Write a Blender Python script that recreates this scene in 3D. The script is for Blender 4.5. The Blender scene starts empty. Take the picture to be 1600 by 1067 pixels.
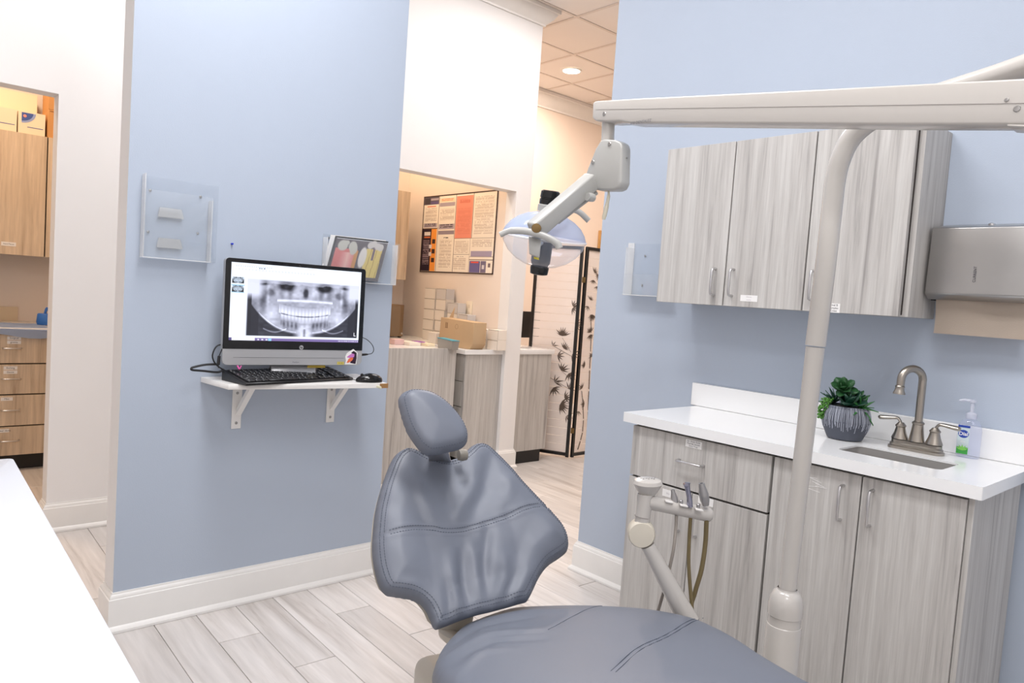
import bpy, bmesh, math, random
import numpy as np
from mathutils import Vector, Matrix, geometry, noise

random.seed(7)
scene = bpy.context.scene
C = scene.collection

# ------------------------------------------------------------------ camera
F = 1138.088; PITCH = -0.0610939; ROLL = 0.0695382; YAW = 0.8387594
CAM = Vector((0, 0, 1.32))
_f = Vector((-math.sin(YAW) * math.cos(PITCH), math.cos(YAW) * math.cos(PITCH), math.sin(PITCH)))
_r = Vector((math.cos(YAW), math.sin(YAW), 0)); _u = _r.cross(_f)
CR = _r * math.cos(ROLL) + _u * math.sin(ROLL); CU = CR.cross(_f); CF = _f
cam = bpy.data.cameras.new('camera'); co = bpy.data.objects.new('camera', cam); C.objects.link(co)
m3 = Matrix((CR, CU, -CF)).transposed()
co.matrix_world = Matrix.Translation(CAM) @ m3.to_4x4()
cam.sensor_width = 36; cam.lens = 36 * F / 1600; cam.clip_start = 0.02
scene.camera = co

# ------------------------------------------------------------------ world, lights, exposure
w = bpy.data.worlds.new('world'); scene.world = w; w.use_nodes = True
w.node_tree.nodes['Background'].inputs[0].default_value = (0.9, 0.95, 1, 1)
w.node_tree.nodes['Background'].inputs[1].default_value = 0.15
scene.view_settings.view_transform = 'Standard'; scene.view_settings.look = 'None'
scene.view_settings.gamma = 1; scene.view_settings.use_curve_mapping = False
scene.view_settings.exposure = 0.28

def area(name, loc, sx, sy, power, col, rot=(0, 0, 0)):
    l = bpy.data.lights.new(name, 'AREA'); l.shape = 'RECTANGLE'; l.size = sx; l.size_y = sy
    l.energy = power; l.color = col
    o = bpy.data.objects.new(name, l); o.location = loc; o.rotation_euler = rot; C.objects.link(o)
    return o
CEIL = 3.47
COOL = (0.985, 0.985, 1.0); NEUT = (0.99, 0.98, 0.985); WARM = (1.0, 0.82, 0.68); AMBER = (1.0, 0.74, 0.52)
area('booth_lamp', (-0.25, 0.95, 3.44), 1.15, 0.55, 28, COOL)
area('booth_lamp', (-1.9, 0.95, 3.44), 1.15, 0.55, 35, COOL)
area('rear_lamp', (0.6, -0.7, 3.44), 1.15, 0.55, 30, COOL)
area('corridor_lamp', (-3.5, 1.3, 3.44), 0.55, 1.15, 18, NEUT)
area('corridor_lamp', (-3.3, 3.4, 3.44), 0.55, 1.15, 20, NEUT)
area('hall_lamp', (-4.93, 4.94, 3.44), 0.16, 0.16, 30, WARM)
area('hall_lamp', (-3.7, 6.6, 3.44), 0.9, 0.9, 22, WARM)
area('hall_lamp', (-2.6, 5.2, 3.44), 1.1, 0.55, 22, WARM)
area('nook_lamp', (-4.95, 2.9, 3.40), 0.5, 0.5, 17, (1.0, 0.80, 0.58))
area('side_room_lamp', (-5.05, 0.3, 3.40), 0.5, 0.5, 30, AMBER)

# ------------------------------------------------------------------ helpers
def lin(c):
    return tuple(((v / 255) / 12.92 if v / 255 <= .04045 else ((v / 255 + .055) / 1.055) ** 2.4) for v in c[:3]) + (1,)
def ray(px, py):
    return CR * ((px - 800) / F) - CU * ((py - 533.5) / F) + CF
def W(px, py, d): return CAM + ray(px, py) * d
def at(px, py, ax, v):                       # the point of a real plane (axis ax = v) that a pixel of the photo shows
    d = ray(px, py); return CAM + d * ((v - CAM[ax]) / d[ax])

MATS = {}
def nt(name):
    m = bpy.data.materials.new(name); m.use_nodes = True; t = m.node_tree
    return m, t, t.nodes['Principled BSDF']
def mat(name, col, rough=0.5, metal=0, spec=0.5, bump=0, bscale=200, coat=0, emit=0, var=0, vscale=4):
    if name in MATS: return MATS[name]
    m, t, b = nt(name); c = lin(col)
    b.inputs['Base Color'].default_value = c; b.inputs['Roughness'].default_value = rough
    b.inputs['Metallic'].default_value = metal; b.inputs['Specular IOR Level'].default_value = spec
    b.inputs['Coat Weight'].default_value = coat; b.inputs['Coat Roughness'].default_value = .1
    if emit: b.inputs['Emission Color'].default_value = c; b.inputs['Emission Strength'].default_value = emit
    tc = t.nodes.new('ShaderNodeTexCoord')
    n = t.nodes.new('ShaderNodeTexNoise'); n.inputs['Scale'].default_value = vscale; n.inputs['Detail'].default_value = 4
    t.links.new(tc.outputs['Object'], n.inputs['Vector'])
    mx = t.nodes.new('ShaderNodeMix'); mx.data_type = 'RGBA'
    k = var if var else .02
    mx.inputs[6].default_value = tuple(min(1, x * (1 + k)) for x in c[:3]) + (1,)
    mx.inputs[7].default_value = tuple(x * (1 - k) for x in c[:3]) + (1,)
    t.links.new(n.outputs['Fac'], mx.inputs[0]); t.links.new(mx.outputs[2], b.inputs['Base Color'])
    if bump:
        n2 = t.nodes.new('ShaderNodeTexNoise'); n2.inputs['Scale'].default_value = bscale; n2.inputs['Detail'].default_value = 3
        t.links.new(tc.outputs['Object'], n2.inputs['Vector'])
        bp = t.nodes.new('ShaderNodeBump'); bp.inputs['Strength'].default_value = bump; bp.inputs['Distance'].default_value = .002
        t.links.new(n2.outputs['Fac'], bp.inputs['Height']); t.links.new(bp.outputs['Normal'], b.inputs['Normal'])
    MATS[name] = m; return m
def wood(name, light, mid, dark, scale=(22, 22, 1.3), rough=0.5, tone=0.0, fine=90):
    m, t, b = nt(name); L = t.links
    tc = t.nodes.new('ShaderNodeTexCoord'); oi = t.nodes.new('ShaderNodeObjectInfo')
    add = t.nodes.new('ShaderNodeVectorMath'); add.operation = 'ADD'
    sc = t.nodes.new('ShaderNodeVectorMath'); sc.operation = 'SCALE'; sc.inputs['Scale'].default_value = 37
    cx = t.nodes.new('ShaderNodeCombineXYZ')
    for i in range(3): L.new(oi.outputs['Random'], cx.inputs[i])
    L.new(cx.outputs[0], sc.inputs[0]); L.new(tc.outputs['Object'], add.inputs[0]); L.new(sc.outputs[0], add.inputs[1])
    mp = t.nodes.new('ShaderNodeMapping'); mp.inputs['Scale'].default_value = scale; L.new(add.outputs[0], mp.inputs['Vector'])
    n1 = t.nodes.new('ShaderNodeTexNoise'); n1.inputs['Scale'].default_value = 1; n1.inputs['Detail'].default_value = 6; n1.inputs['Roughness'].default_value = .65; n1.inputs['Distortion'].default_value = .5
    L.new(mp.outputs[0], n1.inputs['Vector'])
    mp2 = t.nodes.new('ShaderNodeMapping'); mp2.inputs['Scale'].default_value = tuple(s * fine / 22 for s in scale); L.new(add.outputs[0], mp2.inputs['Vector'])
    n2 = t.nodes.new('ShaderNodeTexNoise'); n2.inputs['Scale'].default_value = 1; n2.inputs['Detail'].default_value = 4
    L.new(mp2.outputs[0], n2.inputs['Vector'])
    cr = t.nodes.new('ShaderNodeValToRGB'); e = cr.color_ramp.elements
    e[0].position = .30; e[0].color = lin(dark); e[1].position = .62; e[1].color = lin(light)
    k = cr.color_ramp.elements.new(.43); k.color = lin(mid)
    L.new(n1.outputs['Fac'], cr.inputs[0])
    ml = t.nodes.new('ShaderNodeMath'); ml.operation = 'MULTIPLY_ADD'; ml.inputs[1].default_value = .38; ml.inputs[2].default_value = .81
    L.new(n2.outputs['Fac'], ml.inputs[0])
    rt = t.nodes.new('ShaderNodeMath'); rt.operation = 'MULTIPLY_ADD'; rt.inputs[1].default_value = tone; rt.inputs[2].default_value = 1 - tone / 2
    L.new(oi.outputs['Random'], rt.inputs[0])
    mm = t.nodes.new('ShaderNodeMath'); mm.operation = 'MULTIPLY'; L.new(ml.outputs[0], mm.inputs[0]); L.new(rt.outputs[0], mm.inputs[1])
    vs = t.nodes.new('ShaderNodeVectorMath'); vs.operation = 'SCALE'; L.new(cr.outputs[0], vs.inputs[0]); L.new(mm.outputs[0], vs.inputs['Scale'])
    L.new(vs.outputs[0], b.inputs['Base Color'])
    b.inputs['Roughness'].default_value = rough
    bp = t.nodes.new('ShaderNodeBump'); bp.inputs['Strength'].default_value = .12; bp.inputs['Distance'].default_value = .001
    L.new(n2.outputs['Fac'], bp.inputs['Height']); L.new(bp.outputs['Normal'], b.inputs['Normal'])
    return m
def acrylic(name, tint=(255, 255, 255), body=.06, rough=.04):
    m, t, b = nt(name); L = t.links; t.nodes.remove(b)
    out = t.nodes['Material Output']
    tr = t.nodes.new('ShaderNodeBsdfTransparent'); tr.inputs[0].default_value = lin(tint)
    gl = t.nodes.new('ShaderNodeBsdfGlossy'); gl.inputs['Roughness'].default_value = rough
    df = t.nodes.new('ShaderNodeBsdfDiffuse'); df.inputs[0].default_value = lin(tint)
    lw = t.nodes.new('ShaderNodeLayerWeight'); lw.inputs['Blend'].default_value = .5
    pw = t.nodes.new('ShaderNodeMath'); pw.operation = 'POWER'; pw.inputs[1].default_value = 4; L.new(lw.outputs['Facing'], pw.inputs[0])
    fr = t.nodes.new('ShaderNodeMath'); fr.operation = 'MULTIPLY_ADD'; fr.inputs[1].default_value = .45; fr.inputs[2].default_value = .03; L.new(pw.outputs[0], fr.inputs[0])
    a = t.nodes.new('ShaderNodeMixShader'); a.inputs[0].default_value = body; L.new(tr.outputs[0], a.inputs[1]); L.new(df.outputs[0], a.inputs[2])
    c = t.nodes.new('ShaderNodeMixShader'); L.new(fr.outputs[0], c.inputs[0]); L.new(a.outputs[0], c.inputs[1]); L.new(gl.outputs[0], c.inputs[2])
    L.new(c.outputs[0], out.inputs[0]); return m
def printmat(name, rough=.5, emit=0):
    m, t, b = nt(name); a = t.nodes.new('ShaderNodeVertexColor'); a.layer_name = 'print'
    if emit:
        t.links.new(a.outputs[0], b.inputs['Emission Color']); b.inputs['Emission Strength'].default_value = emit
        b.inputs['Base Color'].default_value = (.01, .01, .01, 1)
    else: t.links.new(a.outputs[0], b.inputs['Base Color'])
    b.inputs['Roughness'].default_value = rough; return m

BLUE = mat('blue_wall_paint', (179, 189, 204), .55, bump=.15, bscale=260, spec=.3)
WHITE = mat('white_wall_paint', (238, 236, 235), .6, bump=.12, bscale=260, spec=.3)
TRIM = mat('white_trim_paint', (238, 236, 233), .3, var=.03, vscale=12)
CREAM = mat('warm_wall_paint', (238, 224, 212), .6, bump=.12, bscale=260, spec=.3)
CEILM = mat('ceiling_tile_board', (244, 238, 233), .85, bump=.5, bscale=420, spec=.1)
GRID = mat('ceiling_grid_metal', (226, 216, 208), .5)
GREYW = wood('grey_wood_laminate', (198, 195, 191), (182, 178, 174), (150, 146, 143), scale=(34, 34, 1.1), fine=150)
TANW = wood('tan_wood_laminate', (216, 196, 172), (200, 180, 156), (172, 150, 128))
PLANK = wood('pale_plank_tile', (218, 213, 210), (206, 200, 196), (180, 172, 167), scale=(1.1, 14, 14), rough=.32, tone=.16, fine=70)
GROUT = mat('grout', (128, 118, 112), .8)
DARKGAP = mat('dark_gap_shade', (48, 42, 40), .7)  # near-black that stands in for the shade inside cabinet gaps
QUARTZ = mat('white_quartz', (240, 240, 240), .16, var=.015)
STEEL = mat('brushed_steel', (176, 174, 172), .32, metal=1, var=.08, vscale=9)
SATIN = mat('satin_handle_metal', (205, 204, 205), .28, metal=1)
NICKEL = mat('brushed_nickel', (165, 158, 149), .30, metal=1)
DSTEEL = mat('sink_steel', (176, 173, 170), .5, metal=.6)
IVORY = mat('ivory_enamel', (192, 187, 181), .22, coat=.4)
BEIGE = mat('beige_plastic', (188, 181, 170), .35)
GREYPL = mat('light_grey_plastic', (176, 175, 171), .28, coat=.3)
VINYL = mat('slate_vinyl', (108, 113, 125), .46, spec=.55, bump=.06, bscale=700, var=.03, vscale=5)
THREAD = mat('dark_thread', (84, 90, 103), .8)
BLACK = mat('black_plastic', (18, 18, 20), .35)
BLACKG = mat('black_gloss', (9, 9, 12), .12)
SILVER = mat('silver_plastic', (178, 178, 180), .35, metal=.4)
PAPER = mat('white_paper', (236, 234, 232), .7)
INK = mat('dark_ink', (52, 48, 60), .7)
KRAFT = mat('brown_cardboard', (198, 168, 132), .8, var=.05, vscale=9)
ORANGEC = mat('orange_cardboard', (205, 150, 92), .8, var=.05)
BLUEINK = mat('blue_ink', (66, 92, 160), .6)
HOSE = mat('olive_tubing', (112, 98, 66), .4)
GHOSE = mat('grey_tubing', (150, 142, 134), .4)
BRASS = mat('brass', (112, 92, 62), .35, metal=1)
ACR = acrylic('clear_acrylic', (253, 254, 255), .05)
ACRE = acrylic('acrylic_edge', (255, 255, 255), .42)
SHIELD = acrylic('lamp_shield_clear', (248, 249, 252), .10)
DOME = acrylic('lamp_reflector_blue', (214, 226, 250), .42, .08)
BOTTLE = acrylic('soap_bottle_clear', (246, 248, 255), .10)

def tag(o, label=None, cat=None, group=None, kind=None):
    if label: o['label'] = label
    if cat: o['category'] = cat
    if group: o['group'] = group
    if kind: o['kind'] = kind
    return o
def wloc(o):
    v = Vector((0, 0, 0))
    while o is not None: v += o.location; o = o.parent
    return v
def thing(name, label, cat, loc=(0, 0, 0), group=None):
    o = bpy.data.objects.new(name, None); C.objects.link(o); o.location = loc; o.empty_display_size = .05
    return tag(o, label, cat, group)

def catmull(p, n=8, closed=False):
    p = [Vector(q) for q in p]; out = []; N = len(p)
    for i in range(N if closed else N - 1):
        a = p[(i - 1) % N] if closed or i > 0 else p[0] * 2 - p[1]
        b = p[i]; c = p[(i + 1) % N]
        d = p[(i + 2) % N] if closed or i + 2 < N else p[-1] * 2 - p[-2]
        for k in range(n):
            t = k / n
            out.append(.5 * ((2 * b) + (c - a) * t + (2 * a - 5 * b + 4 * c - d) * t * t + (3 * b - a - 3 * c + d) * t ** 3))
    if not closed: out.append(p[-1])
    return out
def frame(z, x=None):
    z = Vector(z).normalized()
    x = Vector(x) if x is not None else (Vector((1, 0, 0)) if abs(z.x) < .9 else Vector((0, 1, 0)))
    y = z.cross(x).normalized(); x = y.cross(z)
    return x, y, z
def M4(o, x, y, z):
    m = Matrix((x, y, z)).transposed().to_4x4(); m.translation = Vector(o); return m

class MB:
    def __init__(s): s.bm = bmesh.new(); s.mi = 0
    def _add(s, bm2):
        for f in bm2.faces: f.material_index = s.mi
        me = bpy.data.meshes.new('t'); bm2.to_mesh(me); bm2.free(); s.bm.from_mesh(me); bpy.data.meshes.remove(me)
    def m(s, i): s.mi = i; return s
    def obox(s, c, ax, h, bev=0, seg=2):
        b = bmesh.new(); vs = []
        for i in (-1, 1):
            for j in (-1, 1):
                for k in (-1, 1):
                    vs.append(b.verts.new(Vector(c) + ax[0] * h[0] * i + ax[1] * h[1] * j + ax[2] * h[2] * k))
        for f in ((0, 1, 3, 2), (4, 6, 7, 5), (0, 4, 5, 1), (2, 3, 7, 6), (0, 2, 6, 4), (1, 5, 7, 3)): b.faces.new([vs[i] for i in f])
        bmesh.ops.recalc_face_normals(b, faces=b.faces)
        if bev: bmesh.ops.bevel(b, geom=list(b.edges), offset=bev, segments=seg, affect='EDGES', profile=.5)
        s._add(b); return s
    def box(s, x0, x1, y0, y1, z0, z1, bev=0, seg=2):
        return s.obox(((x0 + x1) / 2, (y0 + y1) / 2, (z0 + z1) / 2), (Vector((1, 0, 0)), Vector((0, 1, 0)), Vector((0, 0, 1))),
                      (abs(x1 - x0) / 2, abs(y1 - y0) / 2, abs(z1 - z0) / 2), bev, seg)
    def prism(s, pts, d, bev=0, seg=2):      # pts: 3D outline, d: extrusion vector
        b = bmesh.new(); a = [b.verts.new(Vector(p)) for p in pts]; c = [b.verts.new(Vector(p) + Vector(d)) for p in pts]
        n = len(pts); b.faces.new(a); b.faces.new(c[::-1])
        for i in range(n): b.faces.new((a[i], c[i], c[(i + 1) % n], a[(i + 1) % n]))
        bmesh.ops.recalc_face_normals(b, faces=b.faces)
        if bev: bmesh.ops.bevel(b, geom=list(b.edges), offset=bev, segments=seg, affect='EDGES', profile=.5, clamp_overlap=True)
        s._add(b); return s
    def tube(s, pts, r, n=12, caps=True, flat=1.0, up=None):
        pts = [Vector(p) for p in pts]; N = len(pts); rs = r if isinstance(r, (list, tuple)) else [r] * N
        b = bmesh.new(); rings = []; t0 = (pts[1] - pts[0]).normalized(); x, y, _ = frame(t0, up)
        for i, p in enumerate(pts):
            t = (pts[min(i + 1, N - 1)] - pts[max(i - 1, 0)]).normalized()
            x = (x - t * x.dot(t)).normalized(); y = t.cross(x)
            rings.append([b.verts.new(p + (x * math.cos(2 * math.pi * k / n) + y * flat * math.sin(2 * math.pi * k / n)) * rs[i]) for k in range(n)])
        for a, c in zip(rings, rings[1:]):
            for k in range(n): b.faces.new((a[k], a[(k + 1) % n], c[(k + 1) % n], c[k]))
        if caps: b.faces.new(rings[0][::-1]); b.faces.new(rings[-1])
        s._add(b); return s
    def lathe(s, prof, o=(0, 0, 0), axis=(0, 0, 1), n=32, sx=1, sy=1, xdir=None):
        x, y, z = frame(axis, xdir); o = Vector(o); b = bmesh.new(); rings = []
        for r, h in prof:
            if r < 1e-5: rings.append([b.verts.new(o + z * h)])
            else: rings.append([b.verts.new(o + z * h + x * r * sx * math.cos(2 * math.pi * k / n) + y * r * sy * math.sin(2 * math.pi * k / n)) for k in range(n)])
        for a, c in zip(rings, rings[1:]):
            for k in range(n):
                k2 = (k + 1) % n
                if len(a) == 1 and len(c) == 1: continue
                if len(a) == 1: b.faces.new((a[0], c[k2], c[k]))
                elif len(c) == 1: b.faces.new((a[k], a[k2], c[0]))
                else: b.faces.new((a[k], a[k2], c[k2], c[k]))
        bmesh.ops.recalc_face_normals(b, faces=b.faces)
        s._add(b); return s
    def poly(s, *pts):
        b = bmesh.new(); b.faces.new([b.verts.new(Vector(p)) for p in pts]); s._add(b); return s
    def text(s, body, size, o, x, y, bold=0):
        cu = bpy.data.curves.new('t', 'FONT'); cu.body = body; cu.size = size; cu.align_x = 'CENTER'; cu.align_y = 'CENTER'; cu.offset = bold
        cu.resolution_u = 3
        ob = bpy.data.objects.new('t', cu); C.objects.link(ob)
        me = bpy.data.meshes.new_from_object(ob); bpy.data.objects.remove(ob); bpy.data.curves.remove(cu)
        x = Vector(x).normalized(); y = Vector(y).normalized(); me.transform(M4(o, x, y, x.cross(y)))
        b = bmesh.new(); b.from_mesh(me); bpy.data.meshes.remove(me); s._add(b); return s
    def build(s, name, mats, parent=None, smooth=40, kind=None, label=None):
        if not isinstance(mats, (list, tuple)): mats = [mats]
        me = bpy.data.meshes.new(name)
        if smooth:
            for f in s.bm.faces: f.smooth = True
            for e in s.bm.edges:
                if len(e.link_faces) == 2 and e.calc_face_angle(3) > math.radians(smooth): e.smooth = False
        s.bm.to_mesh(me); s.bm.free()
        for q in mats: me.materials.append(q)
        o = bpy.data.objects.new(name, me); C.objects.link(o)
        if parent is not None: me.transform(Matrix.Translation(-wloc(parent))); o.parent = parent
        tag(o, label, kind=kind); return o
def base(o, loc=None):
    "give a single mesh thing its origin at its own base"
    vs = [v.co for v in o.data.vertices]
    if loc is None: loc = Vector((sum(v.x for v in vs) / len(vs), sum(v.y for v in vs) / len(vs), min(v.z for v in vs)))
    o.data.transform(Matrix.Translation(-loc)); o.location = loc; return o
def copy_tree(o, parent=None):
    c = o.copy(); C.objects.link(c); c.parent = parent
    for ch in list(o.children): copy_tree(ch, c)
    return c

def printed(name, o, x, y, wd, ht, nx, ny, fn, m, parent=None, curve=None):
    "a sheet whose print is a colour per vertex; fn(s, t) arrays -> rgb 0..255, t runs down"
    o = Vector(o); x = Vector(x).normalized(); y = Vector(y).normalized()
    S, T = np.meshgrid(np.linspace(0, 1, nx), np.linspace(0, 1, ny)); rgb = fn(S, T)
    lo = np.array(o)[None] + S.reshape(-1, 1) * wd * np.array(x)[None] - T.reshape(-1, 1) * ht * np.array(y)[None]
    idx = np.arange(nx * ny).reshape(ny, nx)
    fc = np.stack([idx[:-1, :-1], idx[1:, :-1], idx[1:, 1:], idx[:-1, 1:]], -1).reshape(-1, 4)
    me = bpy.data.meshes.new(name)
    if parent is not None: lo = lo - np.array(wloc(parent))[None]
    me.from_pydata(lo.tolist(), [], fc.tolist()); me.update()
    a = me.color_attributes.new('print', 'FLOAT_COLOR', 'POINT')
    c = np.clip(rgb.reshape(-1, 3) / 255, 0, 1); c = np.where(c <= .04045, c / 12.92, ((c + .055) / 1.055) ** 2.4)
    a.data.foreach_set('color', np.concatenate([c, np.ones((len(c), 1))], 1).astype(np.float32).ravel())
    me.materials.append(m); ob = bpy.data.objects.new(name, me); C.objects.link(ob)
    if parent is not None: ob.parent = parent
    return ob

X = Vector((1, 0, 0)); Y = Vector((0, 1, 0)); Z = Vector((0, 0, 1))

# ================================================================== STRUCTURE
XA = -2.851; YB = 2.649; XW = -4.116
def struct(mb, name, mats, parent=None, smooth=40):
    return mb.build(name, mats, parent, smooth, kind='structure')

fl = MB(); fl.box(-7.2, 1.75, -1.75, 8.2, -.12, -.003); floor = struct(fl, 'floor', GROUT)
PA = math.radians(-1.75); pc, ps = math.cos(PA), math.sin(PA)
pl = MB(); pl.box(0, .9124, 0, .1520, -.011, 0, .0012, 1); pm = pl.build('plank', PLANK, floor); pm['kind'] = ''; del pm['kind']
plank_mesh = pm.data; first = True; nplank = 0
rest = MB()
for k in range(-16, 52):
    ofs = .7477 + .1538 * k; st = -2.589 + .305 * ((k - 1) % 3) - .9158 * 5
    for j in range(0, 12):
        s0 = st + j * .9158; cx = pc * (s0 + .457) - ps * (ofs + .076); cy = ps * (s0 + .457) + pc * (ofs + .076)
        if not (-6.7 < cx < 1.2 and -1.5 < cy < 7.8): continue
        loc = Vector((pc * (s0 + .001) - ps * (ofs + .0009), ps * (s0 + .001) + pc * (ofs + .0009), 0))
        near = (-6.1 < cx < -.4 and .55 < cy < 5.4 and not (cx < -4.9 and cy > 1.4) and not (cx > -2.4 and cy > 3.3))
        if near and nplank < 298:
            o = pm if first else bpy.data.objects.new('plank', plank_mesh)
            if not first: C.objects.link(o); o.parent = floor
            o.location = loc; o.rotation_euler = (0, 0, PA); first = False; nplank += 1
        else:
            ax = (Vector((pc, ps, 0)), Vector((-ps, pc, 0)), Z)
            rest.obox(loc + ax[0] * .4562 + ax[1] * .076 - Z * .0055, ax, (.4562, .076, .0055))
rest.build('far_planks', PLANK, floor, kind='stuff')

def wall(name, boxes, mats, front=None):
    "front: (axis, sign, material index) for the painted side"
    b = MB()
    for q in boxes: b.box(*q)
    if front:
        for f in b.bm.faces:
            f.normal_update()
            for ax, sg, mi in front:
                if f.normal[ax] * sg > .9: f.material_index = mi
    return struct(b, name, mats, smooth=0)
wall('wall_left', [(XA - .12, XA, .697, 1.808, 0, CEIL)], [WHITE, BLUE], [(0, 1, 1)])
wall('wall_right', [(-2.36, 1.7, YB, YB + .13, 0, CEIL)], [WHITE, BLUE], [(1, -1, 1)])
wall('wall_corridor', [(XW - .11, XW, -1.7, -.35, 0, CEIL), (XW - .11, XW, -.35, .694, 2.132, CEIL), (XW - .11, XW, .694, 2.45, 0, CEIL),
                 (XW - .11, XW, 2.45, 3.64, 2.105, CEIL), (XW - .11, XW, 3.64, 3.79, 0, CEIL)], [WHITE, TRIM])
wall('wall_nook', [(-5.69, XW - .11, 3.64, 3.79, 0, CEIL), (-5.69, -5.56, 2.12, 3.64, 0, CEIL), (-5.69, XW - .11, 2.0, 2.12, 0, CEIL)], [CREAM])
wall('wall_hall', [(-5.85, -5.69, 3.79, 8.1, 0, CEIL)], [CREAM])
wall('wall_end', [(-5.85, 1.7, 8.0, 8.15, 0, CEIL)], [CREAM])
wall('wall_side_room', [(-6.22, -6.1, -1.7, 2.0, 0, CEIL)], [CREAM])
wall('wall_rear_bounce', [(-6.22, 1.7, -1.75, -1.6, 0, CEIL)], [WHITE])  # unseen wall behind the camera, added to bounce light
wall('wall_near_bounce', [(1.6, 1.75, -1.7, 8.1, 0, CEIL)], [WHITE])  # unseen closing wall, added for its bounced light

def sweep(name, prof, path, mats, z0=0, flip=1):
    "prof: (out, up) points; path: 2D points of the wall foot, outward normal on the right of travel * flip"
    b = bmesh.new(); P = [Vector(p) for p in path]; rings = []
    for i, p in enumerate(P):
        d1 = (P[i] - P[i - 1]).normalized() if i else (P[1] - P[0]).normalized()
        d2 = (P[i + 1] - P[i]).normalized() if i < len(P) - 1 else d1
        n1 = Vector((d1.y, -d1.x)) * flip; n2 = Vector((d2.y, -d2.x)) * flip
        n = (n1 + n2); n = n / n.dot(n1)
        rings.append([b.verts.new((p.x + n.x * a, p.y + n.y * a, z0 + h)) for a, h in prof])
    k = len(prof)
    for a, c in zip(rings, rings[1:]):
        for i in range(k): b.faces.new((a[i], a[(i + 1) % k], c[(i + 1) % k], c[i]))
    b.faces.new(rings[0]); b.faces.new(rings[-1][::-1]); bmesh.ops.recalc_face_normals(b, faces=b.faces)
    q = MB(); q._add(b); return struct(q, name, mats, smooth=30)
BP = [(0, .001), (.029, .001), (.029, .010), (.024, .018), (.018, .023), (.016, .024), (.016, .118), (.0155, .122), (.012, .124), (.012, .129), (.008, .137), (.005, .139), (.004, .146), (0, .146)]
sweep('baseboard_left', BP, [(XA - .12, 1.806), (XA - .12, .697), (XA, .697), (XA, 1.808), (XA - .12, 1.808)], TRIM, flip=1)
sweep('baseboard_right', BP, [(-2.36, 2.779), (-2.36, YB), (-1.72, YB)], TRIM, flip=-1 if False else 1)
sweep('baseboard_corridor', BP, [(XW - .11, .694), (XW, .694), (XW, 2.45), (XW - .11, 2.45)], TRIM)
sweep('baseboard_column', BP, [(XW - .03, 3.64), (XW, 3.64), (XW, 3.79), (XW - .045, 3.79)], TRIM)
sweep('baseboard_hall', BP, [(-5.69, 3.8), (-5.69, 8.0)], TRIM)
CP = [(0, 0), (.014, 0), (.016, .012), (.03, .026), (.055, .05), (.072, .078), (.078, .09), (.092, .094), (.092, .118), (0, .118)]
sweep('trim_1', CP, [(XW, -1.6), (XW, 3.79), (XW - .11, 3.79)], TRIM, z0=CEIL - .118)
CP2 = [(a * 1.25, h * 1.3) for a, h in CP]
sweep('trim_2', CP2, [(-5.69, 3.79), (-5.69, 8.0)], TRIM, z0=CEIL - .1534)

# ceiling: slab, grid and lay-in tiles
ce = MB(); ce.box(-6.22, 1.75, -1.75, 8.15, CEIL + .012, CEIL + .12); ceiling = struct(ce, 'ceiling', GRID)
g = MB(); xs = [-4.009 - .61 * k for k in range(-9, 4)]; ys = [4.031 + .61 * k for k in range(-9, 7)]
for x in xs: g.box(x - .012, x + .012, -1.6, 8.0, CEIL - .001, CEIL + .012)
for y in ys: g.box(-6.1, 1.6, y - .012, y + .012, CEIL - .0012, CEIL + .0118)
g.build('ceiling_grid', GRID, ceiling)
t = MB(); t.box(-.2925, .2925, -.2925, .2925, .0035, .0125, .003, 1); tile = t.build('ceiling_tile', CEILM, ceiling); tm = tile.data; first = True
rest = MB()
for i in range(-10, 4):
    for j in range(-10, 7):
        x = -4.009 - .61 * i - .305; y = 4.031 + .61 * j + .305
        if not (-6.1 < x < 1.6 and -1.6 < y < 8): continue
        if -5.9 < x < -2.9 and 2.6 < y < 7.6:
            o = tile if first else bpy.data.objects.new('ceiling_tile', tm)
            if not first: C.objects.link(o); o.parent = ceiling
            o.location = (x, y, CEIL); first = False
        else: rest.box(x - .2925, x + .2925, y - .2925, y + .2925, CEIL + .0035, CEIL + .0125)
rest.build('far_ceiling_tiles', CEILM, ceiling, kind='stuff')

dl = thing('recessed_downlight', 'small round lit recessed lamp in the tiled ceiling', 'ceiling light', (-4.93, 4.94, CEIL))
b = MB(); b.lathe([(.078, .0), (.098, -.001), (.100, -.006), (.094, -.010), (.080, -.008), (.078, 0)], (-4.93, 4.94, CEIL)); b.build('trim_ring', TRIM, dl)
b = MB(); b.lathe([(0, -.0125), (.05, -.0115), (.079, -.006)], (-4.93, 4.94, CEIL)); b.build('lit_lens', mat('lamp_lens', (255, 244, 226), .4, emit=9), dl)

# ================================================================== RIGHT-HAND CABINETS
def pull(mb, a, b_, out, r=.0045, stand=.028):
    "an arched bar handle from a to b"
    a = Vector(a); b_ = Vector(b_); o = Vector(out).normalized() * stand; d = (b_ - a).normalized()
    p = [a, a + o * .55, a + o * .88 + d * .003, a + o + d * .012]
    q = [b_, b_ + o * .55, b_ + o * .88 - d * .003, b_ + o - d * .012]
    mb.tube(p + q[::-1], r, 10, up=d if False else None); return mb
def sticker(door, o, x, y, wd, ht, lines, ts, nm='label_sticker', bg=PAPER, ink=INK):
    b = MB(); x = Vector(x); y = Vector(y); n = x.cross(y)
    b.obox(Vector(o), (x, y, n), (wd / 2, ht / 2, .0004))
    b.m(1); k = len(lines)
    for i, tx in enumerate(lines): b.text(tx, ts, Vector(o) + n * .0007 + y * (ht * .5 - ht * (i + .6) / (k + .2)), x, y)
    return b.build(nm, [bg, ink], door, smooth=0)

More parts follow.
